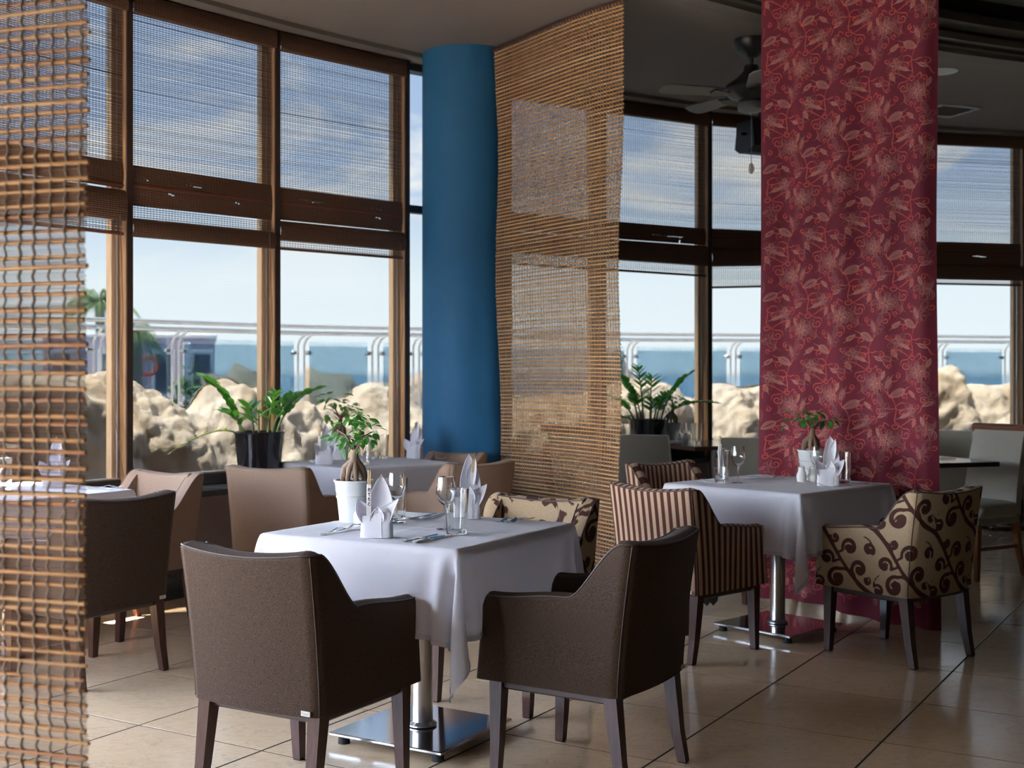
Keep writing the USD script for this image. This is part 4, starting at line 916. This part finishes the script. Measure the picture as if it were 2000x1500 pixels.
# ================================================================ things on the tables
ZT = .7475
def goblet(h=.185, rb=.036, sc=1.0):
    """wine glass: thick lathe profile (outer up, inner down)"""
    o = [(0, 0), (.033, 0), (.034, .002), (.012, .006), (.0045, .012), (.0038, .03), (.0042, .075), (.010, .085), (.026, .100), (rb, .125), (rb, .140), (rb * .93, .165), (rb * .84, h)]
    i = [(rb * .84 - .0012, h), (rb * .92 - .0013, .165), (rb - .0014, .140), (rb - .0014, .126), (.0245, .1025), (.009, .089), (0, .086)]
    return lathe(o + i, 36)
def tumbler(h=.155, rt=.042, rb=.034, base=.014, facets=0):
    o = [(0, 0), (rb - .002, 0), (rb, .003), (rb + (rt - rb) * .5, h * .5), (rt, h - .001), (rt - .0008, h)]
    i = [(rt - .0024, h), (rb + (rt - rb) * .5 - .0026, h * .5), (rb - .004, base + .002), (rb - .008, base), (0, base)]
    return lathe(o + i, 36)
def tt(k):
    T, R = ((T1, R1), (T2, R2), (T3, R3), (T4, R4))[k]; return T
def wine_glass(lab, x, y, src=[None], z=ZT):
    g = "stemmed wine glasses"
    if src[0] is None:
        t = src[0] = thing("wine_glass", lab, "wine glass", (x, y, z))
        obj("bowl_and_stem", goblet(), M["glass"], t, smooth=35); return t
    return dup(src[0], lab, (x, y, z))
def tumbler_glass(lab, x, y, src={}, kind="tall", z=ZT):
    if kind not in src:
        t = src[kind] = thing("tumbler", lab, "drinking glass", (x, y, z))
        obj("glass_body", tumbler() if kind == "tall" else tumbler(.078, .036, .030, .012), M["glass"], t, smooth=35); return t
    return dup(src[kind], lab, (x, y, z))
wine_glass("stemmed wine glass right of the ficus pot on the front table", -.425, 4.52)
tumbler_glass("tall tumbler standing right behind the left wine glass on the front table", -.437, 4.645)
wine_glass("stemmed wine glass behind the nearest tumbler on the front table", -.232, 4.33)
tumbler_glass("tall tumbler nearest the camera, beside the knives on the front table", -.190, 4.205)
wine_glass("stemmed wine glass standing alone at the left of the right table", 1.14, 6.20)
tumbler_glass("short tumbler in front of the napkin filled glass on the right table", 1.055, 6.20, kind="short")
tg = tumbler_glass("tall tumbler holding an upright napkin on the right table", 1.085, 6.36)
wine_glass("stemmed wine glass in front of the white plant pot on the right table", 1.535, 6.17)
tumbler_glass("tall tumbler behind the pointed napkin on the right table", 1.665, 6.17)
tumbler_glass("tall tumbler in the middle of the window table, left of the stemmed glass", -.893, 7.46)
wine_glass("stemmed wine glass at the far side of the window table", -.905, 7.98)
tumbler_glass("tall tumbler behind the stemmed glass on the window table", -.845, 8.02)
wine_glass("stemmed wine glass glimpsed through the near bamboo screen at the left edge", -2.47, 5.92)
tumbler_glass("tall tumbler glimpsed through the near bamboo screen at the left edge", -2.40, 5.80)

# ---- folded napkins: pocket with leaf shaped points
def petal(w, h, curl, lean, n=14, m=11, tip=1.0, thick=.0018, twist=0.):
    """leaf-shaped upright sheet: base at origin, curling sideways"""
    V = np.zeros((n, m, 3))
    for i, t in enumerate(np.linspace(0, 1, n)):
        wid = w * (math.sin(PI * (.18 + .82 * t)) ** .75 if t < 1 else .02) * (1 if t < .5 else 1 - (.12 * tip) * (t - .5))
        for j, s in enumerate(np.linspace(-1, 1, m)):
            a = s * curl; r = wid / max(abs(curl), .15) / 2 * (1 if curl else 1)
            x = r * math.sin(a); y = r * (1 - math.cos(a))
            V[i, j] = (x + twist * t * t * w, -y + lean * t * t, h * t - .004 * abs(s))
    return sheet(V, thick)
def napkin(lab, x, y, rz, src={}, variant="short", z=ZT):
    if variant in src: return dup(src[variant], lab, (x, y, z), rz)
    t = src[variant] = thing("folded_napkin", lab, "napkin", (x, y, z), rz)
    # pocket: soft-cornered sleeve with an overlapping fold
    W, D, H = .100, .042, (.078 if variant == "short" else .085)
    ang = np.linspace(-PI * .62, PI * 1.62, 60); zz = np.linspace(0, 1, 9)
    V = np.zeros((60, 9, 3))
    for i, a in enumerate(ang):
        e = 5.0; c, s_ = math.cos(a), math.sin(a); den = (abs(c) ** e + abs(s_) ** e) ** (1 / e); k = 1 + .10 * (i / 59)
        for j, q in enumerate(zz):
            fl = 1 - .10 * q + .03 * math.sin(q * PI)
            V[i, j] = (W / 2 * c / den * k * fl, D / 2 * s_ / den * k * (fl + .12 * (1 - q)), H * q + .006 * math.sin(i * .22) * q)
    obj("pocket_fold", sheet(V, .0022), M["napkin"], t, smooth=50)
    cuff = V[6:54, 6:9] * (1.05, 1.12, 1.0) + (0, 0, .002); obj("cuff_fold", sheet(cuff, .0022), M["napkin"], t, smooth=50)
    tall = .165 if variant == "short" else .20
    obj("back_point", place(petal(.088, tall, .75, .012), (.012, .006, .045), 8), M["napkin"], t, smooth=60)
    obj("front_point", place(petal(.055, (.052 if variant == "short" else .075), 1.0, -.012), (.010, -.012, .055), -6), M["napkin"], t, smooth=60)
    obj("side_wing", place(petal(.085, .078, .9, -.006, twist=-.45), (-.030, .0, .052), 24), M["napkin"], t, smooth=60)
    obj("side_wing", place(petal(.085, .080, .9, .010, twist=.55), (.030, .004, .052), -30), M["napkin"], t, smooth=60)
    if variant == "tall": obj("top_point", place(petal(.050, .10, 1.2, .0, twist=.3), (.02, .01, .13), -20), M["napkin"], t, smooth=60)
    return t
napkin("white napkin folded into a pocket holding the lettered chopstick sleeve, front table", -.452, 4.12, -8)
napkin("white pointed napkin behind the nearest tumbler on the front table", -.172, 4.655, 6, variant="tall")
napkin("tall white pointed napkin with tiers of folds on the right table", 1.555, 6.04, -10, variant="tall")
napkin("white pointed napkin left of the white pot on the window table", -1.145, 7.50, 20, variant="tall")
napkin("white pointed napkin at the right end of the window table before the blue column", -.635, 8.02, -25, variant="tall")
napkin("white pointed napkin glimpsed through the near bamboo screen", -2.23, 5.98, 15, variant="tall")
nt = thing("folded_napkin", "white napkin twisted upright inside a tall tumbler on the right table", "napkin", (1.085, 6.36, ZT + .016))
obj("twist", place(petal(.050, .19, 2.2, .0, twist=-.1), (0, .012, 0)), M["napkin"], nt, smooth=60); obj("fold", place(petal(.045, .15, 1.9, .0, twist=.35), (.002, .008, 0.002), 160), M["napkin"], nt, smooth=60)

# ---- chopsticks in printed sleeves
STROKES = [  # four hiragana drawn as pen strokes in a unit square, y down
 [[(.15, .30), (.72, .24)], [(.38, .08), (.38, .62), (.30, .86), (.12, .72), (.20, .56), (.55, .46), (.84, .62), (.74, .88), (.52, .90)], [(.74, .12), (.90, .28)]],
 [[(.12, .24), (.50, .22), (.86, .16)], [(.86, .16), (.50, .34), (.40, .60), (.55, .84), (.76, .88)]],
 [[(.44, .08), (.36, .70), (.46, .88), (.68, .86), (.84, .66)], [(.20, .32), (.68, .30)], [(.16, .54), (.66, .52)]],
 [[(.34, .08), (.42, .36)], [(.80, .24), (.40, .42), (.18, .62), (.26, .84), (.56, .90), (.84, .84)]]]
def chopsticks(lab, x, y, z, rz, lean, lettered=True, ln=.195):
    t = thing("chopstick_sleeve", lab, "chopsticks", (x, y, z), rz)
    R = lambda m: place(m, (0, 0, 0), 0, rx=lean)
    obj("paper_sleeve", R(cbox(.017, .0055, ln * .76, (0, 0, ln * .38), .0018)), M["paper"], t)
    for s in (-1, 1): obj("chopstick", R(cbox(.0052, .0045, ln * .9, (s * .0032, 0, ln * .55), .001)), M["pale_wood"], t, label="pale wooden chopstick")
    if lettered:
        ms = []
        for k, ch in enumerate(STROKES):
            for st in ch:
                P = np.array(st); q = np.linspace(0, 1, 12); idx = np.linspace(0, len(P) - 1, 12)
                xs = np.interp(idx, range(len(P)), P[:, 0]); ys = np.interp(idx, range(len(P)), P[:, 1])
                ms.append(tube(np.c_[(xs - .5) * .0135, np.full(12, -.0030), ln * .70 - k * .0155 - ys * .0135], .0009, 4))
        obj("lettering", R(cat_(ms)), M["ink"], t)
        obj("printed_band", R(box(.0174, .0058, .018, (0, 0, .035))), M["ink_blue"], t)
    return t
chopsticks("chopsticks in a white printed sleeve standing in the front table's nearest napkin", -.478, 4.107, ZT + .030, -4, -3)
chopsticks("plain chopstick sleeve behind the far napkin on the front table", -.150, 4.675, ZT + .02, 10, 4, False, .205)
chopsticks("chopstick sleeve standing in the tall napkin on the right table", 1.572, 6.055, ZT + .02, 0, -4, False, .20)
chopsticks("chopstick sleeve standing beside the left napkin on the window table", -1.175, 7.50, ZT + .02, 5, -2, False, .20)
chopsticks("chopstick sleeve sticking out of the right napkin on the window table", -.630, 8.035, ZT + .02, 0, 3, False, .215)
chopsticks("chopstick sleeve poking from the napkin filled tumbler on the right table", 1.075, 6.368, ZT + .03, 0, 5, False, .20)

# ---- cutlery
def bendz(m, f): m = m.copy(); v = m.vertices.copy(); v[:, 2] += f(v[:, 0]); m.vertices = v; return m
def remesh_poly(pg, th, step=.004):
    m = trimesh.creation.extrude_polygon(pg, th, engine="earcut")
    for _ in range(3):
        if m.edges_unique_length.max() > .02: m = m.subdivide_to_size(.012, max_iter=6)
    return m
def fork_mesh():
    pts = [(0, -.006), (.03, -.0075), (.06, -.005), (.11, -.003), (.13, -.0035), (.142, -.010), (.155, -.0125), (.205, -.0120)]
    out = pts + [(.205, -.0090), (.165, -.0085), (.165, -.0062), (.205, -.0055), (.205, -.0026), (.165, -.0020), (.165, .0020), (.205, .0026), (.205, .0055), (.165, .0062), (.165, .0085), (.205, .0090)] + [(x, -y) for x, y in pts[::-1]]
    m = remesh_poly(sg.Polygon(out), .0022)
    return bendz(m, lambda x: .010 * np.exp(-((x - .125) / .030) ** 2) + .010 * ss(.17, .21, x) + .004 * (1 - ss(0, .05, x)) * 0)
def knife_mesh():
    out = [(0, -.007), (.01, -.0085), (.07, -.0065), (.09, -.0045), (.10, -.0085), (.19, -.0095), (.212, -.002), (.22, .0065), (.10, .0070), (.09, .0045), (.07, .0065), (.01, .0085), (0, .007)]
    m = remesh_poly(sg.Polygon(out), .0026); v = m.vertices.copy(); k = v[:, 0] < .09; v[k, 2] = (v[k, 2] - .0013) * 2.2 + .003; m.vertices = v; return m
FK, KN = fork_mesh(), knife_mesh(); csrc = {}
def cutlery(kind, lab, x, y, rz, z=ZT + .001):
    if kind in csrc: return dup(csrc[kind], lab, (x, y, z), rz)
    t = csrc[kind] = thing("fork" if kind == "fork" else "table_knife", lab, kind if kind == "fork" else "knife", (x, y, z), rz)
    if kind == "fork":
        v = FK.triangles_center[:, 0]; obj("handle", FK.submesh([np.where(v < .118)[0]], append=True, repair=False), M["cutlery"], t, smooth=40); obj("tines", FK.submesh([np.where(v >= .118)[0]], append=True, repair=False), M["cutlery"], t, smooth=40)
    else:
        v = KN.triangles_center[:, 0]; obj("handle", KN.submesh([np.where(v < .092)[0]], append=True, repair=False), M["cutlery"], t, smooth=40); obj("blade", KN.submesh([np.where(v >= .092)[0]], append=True, repair=False), M["cutlery"], t, smooth=40)
    return t
cutlery("fork", "fork lying nearest the left edge of the front table", -.655, 4.17, 66)
cutlery("fork", "fork lying overlapped beside the left edge fork on the front table", -.610, 4.24, 68, ZT + .004)
cutlery("knife", "knife nearest the camera at the front table's edge", -.352, 3.985, 62)
cutlery("knife", "knife lying just right of the nearest knife on the front table", -.318, 3.975, 60)
cutlery("knife", "knife lying behind the left wine glass on the front table", -.395, 4.62, 62)
cutlery("knife", "second knife lying beside the far knife on the front table", -.345, 4.625, 64)
cutlery("fork", "fork with raised tines at the right edge of the front table", .055, 4.665, 236)
cutlery("fork", "second fork overlapping the right edge fork on the front table", .082, 4.64, 240, ZT + .004)
cutlery("knife", "knife lying at the left corner of the right table", .93, 6.30, -52)
cutlery("fork", "fork at the near edge of the right table, left of the tall napkin", 1.60, 5.98, 125)
cutlery("fork", "second fork beside the near edge fork on the right table", 1.56, 5.93, 120, ZT + .003)
cutlery("fork", "third fork lying close to the tall napkin on the right table", 1.66, 6.02, 128)
cutlery("fork", "fork at the far side of the right table behind the wine glass", 1.22, 6.44, 20)
cutlery("fork", "second fork crossing the far one on the right table", 1.25, 6.50, -10, ZT + .004)
cutlery("knife", "knife pointing to the right corner of the right table", 1.69, 6.13, -15)
cutlery("fork", "fork at the left end of the window table", -1.37, 7.68, -30)
cutlery("knife", "knife at the near corner of the window table", -1.0, 7.36, 20)
cutlery("knife", "knife at the far edge of the window table near the timber post", -.78, 8.05, 10)
cutlery("fork", "fork at the right end of the window table beside the napkin", -.62, 7.88, 25)
cutlery("fork", "fork at the right corner of the table behind the near bamboo screen", -2.06, 5.97, -20)
cutlery("knife", "knife at the right corner of the table behind the near bamboo screen", -2.10, 5.90, -20)

# ---- salt and pepper
def shaker(lab, x, y, z=ZT, src=[None], sc=1.0):
    if src[0] is not None: return dup(src[0], lab, (x, y, z), -30)
    t = src[0] = thing("salt_shaker", lab, "salt shaker", (x, y, z), -30)
    obj("body", lathe([(0, 0), (.021, 0), (.023, .006), (.026, .025), (.025, .038), (.018, .054), (.0165, .064), (.0175, .072), (.013, .078), (0, .080)], 28), M["porcelain"], t, smooth=50)
    a = np.linspace(-1.3, 1.3, 12); obj("handle", tube(np.c_[.014 + .022 * np.cos(a), 0 * a, .050 + .020 * np.sin(a)], .004, 8), M["porcelain"], t, smooth=60)
    return t
shaker("white porcelain shaker half hidden between pot and napkin on the front table", -.548, 4.44)
shaker("left of two white porcelain shakers before the crimson curtain", 1.475, 6.26)
shaker("right of two white porcelain shakers before the crimson curtain", 1.535, 6.27)

# ================================================================ plants
def leaf_mesh(L, w, fold=.25, droop=.12, n=7):
    V = np.zeros((n, 5, 3))
    for i, t in enumerate(np.linspace(0, 1, n)):
        ww = w / 2 * math.sin(PI * t ** .8) ** .8 if 0 < t < 1 else .0005
        for j, s in enumerate((-1, -.5, 0, .5, 1)): V[i, j] = (s * ww, L * t, abs(s) * ww * fold - droop * L * t * t)
    return sheet(V)
def orient(m, base, d, up, roll=0.):
    d = np.array(d, float); d /= np.linalg.norm(d); x = np.cross(d, up); nx = np.linalg.norm(x)
    if nx < 1e-6: x = np.array((1., 0, 0)); nx = 1
    x /= nx; z = np.cross(x, d)
    if roll: x, z = x * math.cos(roll) + z * math.sin(roll), z * math.cos(roll) - x * math.sin(roll)
    T = np.eye(4); T[:3, 0], T[:3, 1], T[:3, 2], T[:3, 3] = x, d, z, base
    m = m.copy(); m.apply_transform(T); return m
def zz_plant(lab, loc, stems, seed, s=1.0, mats=("stem", "leaf")):
    r = random.Random(seed); t = thing("potted_plant", lab, "potted plant", loc)
    obj("pot", lathe([(0, 0), (.118, 0), (.122, .004), (.154, .30), (.160, .315), (.158, .320), (.148, .320), (.140, .30), (0, .295)], 48), M["pot_black"], t, smooth=40)
    obj("soil", cyl(.142, .012, (0, 0, .290), 32), M["soil"], t, smooth=40)
    for (dx, dy, ht, bend, nl, young) in stems:
        n = 16; q = np.linspace(0, 1, n); x0, y0 = dx * .12, dy * .12
        L = ht; hx, hy = dx * bend, dy * bend
        P = np.c_[x0 + hx * q ** 1.6, y0 + hy * q ** 1.6, .295 + L * q - (.35 * bend * q ** 3 if not young else bend * .62 * q ** 2.6)]
        st = obj("stem", tube(P, np.linspace(.0085, .0032, n) * (.7 if young else 1), 7), M[mats[0]], t, smooth=True)
        T = np.gradient(P, axis=0)
        for k in range(nl):
            f = .28 + .72 * (k + .5) / nl; i = f * (n - 1); i0 = min(int(i), n - 2); b = P[i0] + (P[i0 + 1] - P[i0]) * (i - i0); d = T[i0] / np.linalg.norm(T[i0])
            side = np.cross(d, (0, 0, 1.)); side = side / (np.linalg.norm(side) + 1e-6) if np.linalg.norm(side) > .15 else np.array((1., .2, 0)); sgn = 1 if k % 2 else -1
            out = side * sgn * .9 + d * (.45 + .5 * f) + np.array((0, 0, .15))
            LL = (.112 if not young else .055) * s * (1.0 - .45 * max(0, f - .7) / .3) * r.uniform(.85, 1.15)
            obj("leaf", orient(leaf_mesh(LL, LL * .46), b, out, np.array((0, 0, 1.)) + d * .2, r.uniform(-.5, .5)), M["leaf_young" if young else mats[1]], st, smooth=True)
    return t
lz = pol(138.2, 11.36)
zz_plant("leafy plant in a glossy black pot on the ledge beside the second timber post", (lz[0], lz[1], .62),
    [(-.9, -.2, .46, .26, 16, 0), (.9, .1, .40, .30, 15, 0), (.75, -.35, .34, .22, 12, 0), (.35, .5, .30, .10, 9, 0), (-.35, .3, .24, .12, 7, 0), (-.7, -.5, .20, .14, 6, 0), (.1, -.6, .18, .05, 5, 0), (-1.0, -.35, .14, .40, 9, 1)], 3)
lz2 = pol(120.7, 11.36)
zz_plant("bushy dark leafy plant in a black pot right of the hanging bamboo screen", (lz2[0], lz2[1], .62),
    [(-.7, -.2, .44, .20, 17, 0), (-.35, -.4, .50, .14, 17, 0), (.9, -.1, .50, .28, 18, 0), (1.0, -.3, .30, .42, 14, 0), (.5, -.6, .30, .18, 12, 0), (.2, .4, .40, .10, 13, 0), (-.9, .2, .30, .26, 12, 0), (-.5, -.7, .26, .15, 10, 0), (.45, .25, .26, .2, 10, 0), (.1, -.8, .22, .1, 8, 0), (-1, -.4, .10, .22, 5, 0)], 5, mats=("stem_dark", "leaf"))
def bonsai(lab, x, y, z, seed, s=1.0, nleaf=46, spread=(.10, .08, .085), leafm="leaf_ficus", off=(0, 0)):
    r = random.Random(seed); t = thing("ficus_bonsai", lab, "potted plant", (x, y, z), r.uniform(0, 40) if seed != 1 else 0)
    obj("pot", lathe([(0, 0), (.050, 0), (.052, .003), (.061, .088), (.0640, .090), (.0645, .096), (.0615, .099), (.0665, .118), (.068, .145), (.073, .149), (.0735, .155), (.068, .155), (.064, .14), (0, .138)], 44), M["pot_white"], t, smooth=35)
    g = [place(trimesh.creation.icosphere(1, r.uniform(.004, .008)), (.055 * math.sqrt(r.random()) * math.cos(a), .055 * math.sqrt(r.random()) * math.sin(a), .141 + r.uniform(0, .006))) for a in [r.uniform(0, 2 * PI) for _ in range(110)]]
    obj("gravel", [cyl(.0645, .006, (0, 0, .134), 32)] + g, M["soil"], t, kind="stuff")
    top = np.array((0.004, 0, .243)); ms = []
    for a, rr, rad in ((.1, .040, .0120), (2.9, .040, .0135), (4.1, .030, .0095), (5.2, .026, .010)):
        ms.append(tube([(rr * math.cos(a), rr * math.sin(a), .134), (rr * 1.0 * math.cos(a), rr * math.sin(a), .165), (rr * .80 * math.cos(a), rr * .78 * math.sin(a), .195), (.006, 0, .228), tuple(top)], [rad * .8, rad, rad * 1.25, rad * 1.3, rad], 10))
    ms.append(tube([tuple(top - (0, 0, .03)), tuple(top), (.008, 0, .262), (.006, 0, .280)], [.020, .015, .011, .008], 10))
    obj("trunk", ms, M["bark"], t, smooth=True)
    br = []
    for k in range(7):
        a = k * 2 * PI / 7 + r.uniform(-.3, .3); e = np.array((spread[0] * .75 * math.cos(a) + off[0], spread[1] * .75 * math.sin(a) + off[1], .290 + r.uniform(-.02, spread[2] * .8)))
        br.append(tube([(.006, 0, .262), tuple((np.array((.006, 0, .28)) + e) / 2 + (0, 0, .01)), tuple(e)], [.005, .0035, .002], 6))
    obj("branches", br, M["bark"], t, smooth=True)
    lobes = [(spread[0] * .62 * math.cos(a), spread[1] * .62 * math.sin(a), spread[2] * zz) for a, zz in ((.3, .15), (2.0, .75), (2.9, -.35), (4.4, .35), (5.6, -.1), (1.2, .9))]
    for k in range(nleaf):
        d = np.array((r.gauss(0, 1), r.gauss(0, 1), r.gauss(0, .8))); d /= np.linalg.norm(d); lb = lobes[k % len(lobes)]
        c = np.array(lb) + d * np.array(spread) * .52 * r.uniform(.5, 1.0) + (off[0], off[1], .296 + spread[2] * .30)
        o = np.array((d[0], d[1], -.35 + .5 * d[2])); LL = r.uniform(.032, .046) * s
        obj("leaf", orient(leaf_mesh(LL, LL * .52, .2, .2, 6), c, o, (0, 0, 1.), r.uniform(-.6, .6)), M[leafm], t, smooth=True)
    return t
bonsai("ficus bonsai with arching roots in a white pot on the front table", -.588, 4.56, ZT, 1, spread=(.092, .09, .075), nleaf=95)
bonsai("drooping pale ficus bonsai in a white pot on the window table", -1.115, 7.95, ZT, 2, 1.2, 70, (.135, .11, .085), "leaf_ficus_pale")
bonsai("sparse ficus bonsai in a white pot before the crimson curtain", 1.56, 6.40, ZT, 3, 1.35, 30, (.14, .09, .045))

# ================================================================ farther dining area
def cream_chair(lab, loc, face, roll=True, src={}):
    rz = math.degrees(math.atan2(face[1], face[0])) - 90
    key = "roll" if roll else "plain"
    if key in src: return dup(src[key], lab, loc, rz)
    t = src[key] = thing("high_back_chair", lab, "chair", loc, rz)
    H = .93 if roll else .86
    n = 24; V = np.zeros((n, 9, 3)); Vb = V.copy()
    for i, q in enumerate(np.linspace(0, 1, n)):
        z = .40 + (H - .40) * q; y = -.17 - .10 * q ** 1.5; w = .205 - .012 * q
        for j, s in enumerate(np.linspace(-1, 1, 9)):
            b = .012 * (1 - s * s); V[i, j] = (w * s, y + .026 + b, z); Vb[i, j] = (w * s, y - .026 - b * .3, z)
    loop = np.concatenate([V, Vb[:, ::-1]], 1); f = grid_faces(n, 18, True); k = n * 18
    vv = np.vstack([loop.reshape(-1, 3), loop[-1].mean(0), loop[0].mean(0)])
    caps = [((n - 1) * 18 + j, (n - 1) * 18 + (j + 1) % 18, k) for j in range(18)] + [((j + 1) % 18, j, k + 1) for j in range(18)]
    obj("backrest", fix_winding(trimesh.Trimesh(vv, np.vstack([f, caps]), process=False)), M["cream"], t, smooth=50)
    if roll: obj("roll_rail", [place(cyl(.030, .45, sides=24), (-.225, -.285, H + .012), 0, ry=90), place(cyl(.020, .456, sides=20), (-.228, -.285, H + .012), 0, ry=90)], M["roll_wood"], t, smooth=40, label="reddish turned wooden head roll")
    obj("seat", puffy(.43, .43, .10, (0, .02, .435), .01), M["cream"], t, smooth=True)
    obj("seat_apron", cbox(.40, .40, .05, (0, .01, .375), .006), M["cream"], t)
    for x in (-1, 1):
        obj("leg", leg_mesh(x * .18, .19, .36, .040, .026), M["leg_orange"], t); obj("leg", leg_mesh(x * .18, -.16, .40, .040, .028, lean=(0, -.10)), M["leg_orange"], t)
        obj("side_stretcher", seg((x * .18, .19, .20), (x * .18, -.20, .20), .018, .026, .003), M["leg_orange"], t)
    return t
cream_chair("cream high backed chair with a wooden head roll right of the curtain", (2.98, 7.93, 0), (-.86, -.50))
cream_chair("cream chair with its wooden head roll peeping out behind the curtain's left edge", (1.72, 7.42, 0), (-.35, .94))
cream_chair("cream high backed chair half hidden behind the hanging bamboo screen's right edge", (.575, 8.15, 0), (.75, .66))
cream_chair("plain cream chair back in front of the far dark table left of the curtain", (1.03, 9.10, 0), (.35, .94), False)
cream_chair("plain cream chair back behind the wine glass on the right table", (1.60, 8.75, 0), (-.10, 1.0), False)
cream_chair("plain cream chair at the far window table just right of the curtain", (3.42, 9.85, 0), (.15, .99), False)
cream_chair("plain cream chair between the dark table and the curtain's right edge", (2.62, 8.62, 0), (-.1, -1.0), False)
cream_chair("plain cream chair cut off by the right edge of the picture", (4.62, 10.55, 0), (-.9, .4), False)
pedestal_table("dark topped pedestal table by the windows left of the curtain", (1.62, 9.86, 0), 22, (.86, .86), slab_edge="top_edge", th=.035, ztop=.75)
pedestal_table("dark topped table end jutting out right of the curtain", (2.52, 7.93, 0), 17, (.86, .80), th=.03, ztop=.75)
pedestal_table("far dark topped table under the windows at the right", (4.15, 10.42, 0), 8, (1.1, .80), th=.035, ztop=.75)
bonsai("small ficus bonsai in a white pot on the far table beside the black pot plant", 1.30, 9.98, .752, 4, 1.3, 22, (.075, .06, .07), "leaf_ficus", off=(0, 0))
tumbler_glass("tall tumbler at the front of the far dark table left of the curtain", 1.46, 9.70, z=.7525)
tumbler_glass("tall tumbler behind the other one on the far dark table", 1.435, 9.86, z=.7525)
shaker("left white shaker beside the small ficus on the far dark table", 1.325, 9.78, .752)
shaker("right white shaker beside the small ficus on the far dark table", 1.385, 9.82, .752)
shaker("left white shaker on the far window table right of the curtain", 3.92, 10.62, .752)
shaker("right white shaker on the far window table right of the curtain", 3.99, 10.60, .752)
def flat_napkin(lab, x, y, rz, z=.752, src=[None]):
    if src[0] is not None: return dup(src[0], lab, (x, y, z), rz)
    t = src[0] = thing("flat_napkin", lab, "napkin", (x, y, z), rz)
    for k in range(3): obj("fold_layer", place(puffy(.24 - .008 * k, .12 - .006 * k, .007, (0, 0, 0), .001, e=9), (.002 * k, .001 * k, .0035 + .0062 * k)), M["napkin"], t, smooth=True)
    return t
flat_napkin("flat folded white napkin at the left of the far dark table", 1.22, 9.72, 5)
flat_napkin("flat folded white napkin at the right of the far dark table", 1.80, 9.98, 12)
flat_napkin("flat folded white napkin on the far window table beside the shakers", 3.86, 10.42, 0)
flat_napkin("flat folded white napkin at the right end of the far window table", 4.50, 10.38, 0)
flat_napkin("flat folded white napkin on the dark table end right of the curtain", 2.58, 7.95, 10)
cutlery("fork", "fork on the dark table end right of the curtain", 2.80, 7.84, 155, .753)
cutlery("knife", "knife on the dark table end right of the curtain", 2.86, 7.92, 160, .753)
cutlery("fork", "fork on the far dark table left of the curtain", 1.80, 9.74, 20, .753)
for k, (x, y, lab) in enumerate(((4.135, 10.60, "purple patterned votive cup on the far window table, nearer one"), (4.225, 10.70, "purple patterned votive cup on the far window table, rear one"))):
    vt = thing("votive_cup", lab, "candle holder", (x, y, .752)); obj("cup", lathe([(0, 0), (.042, 0), (.047, .005), (.052, .085), (.049, .086), (.044, .010), (0, .008)], 28), M["candle"], vt, smooth=40); obj("candle", cyl(.040, .05, (0, 0, .009), 20), M["paper"], vt, smooth=40)
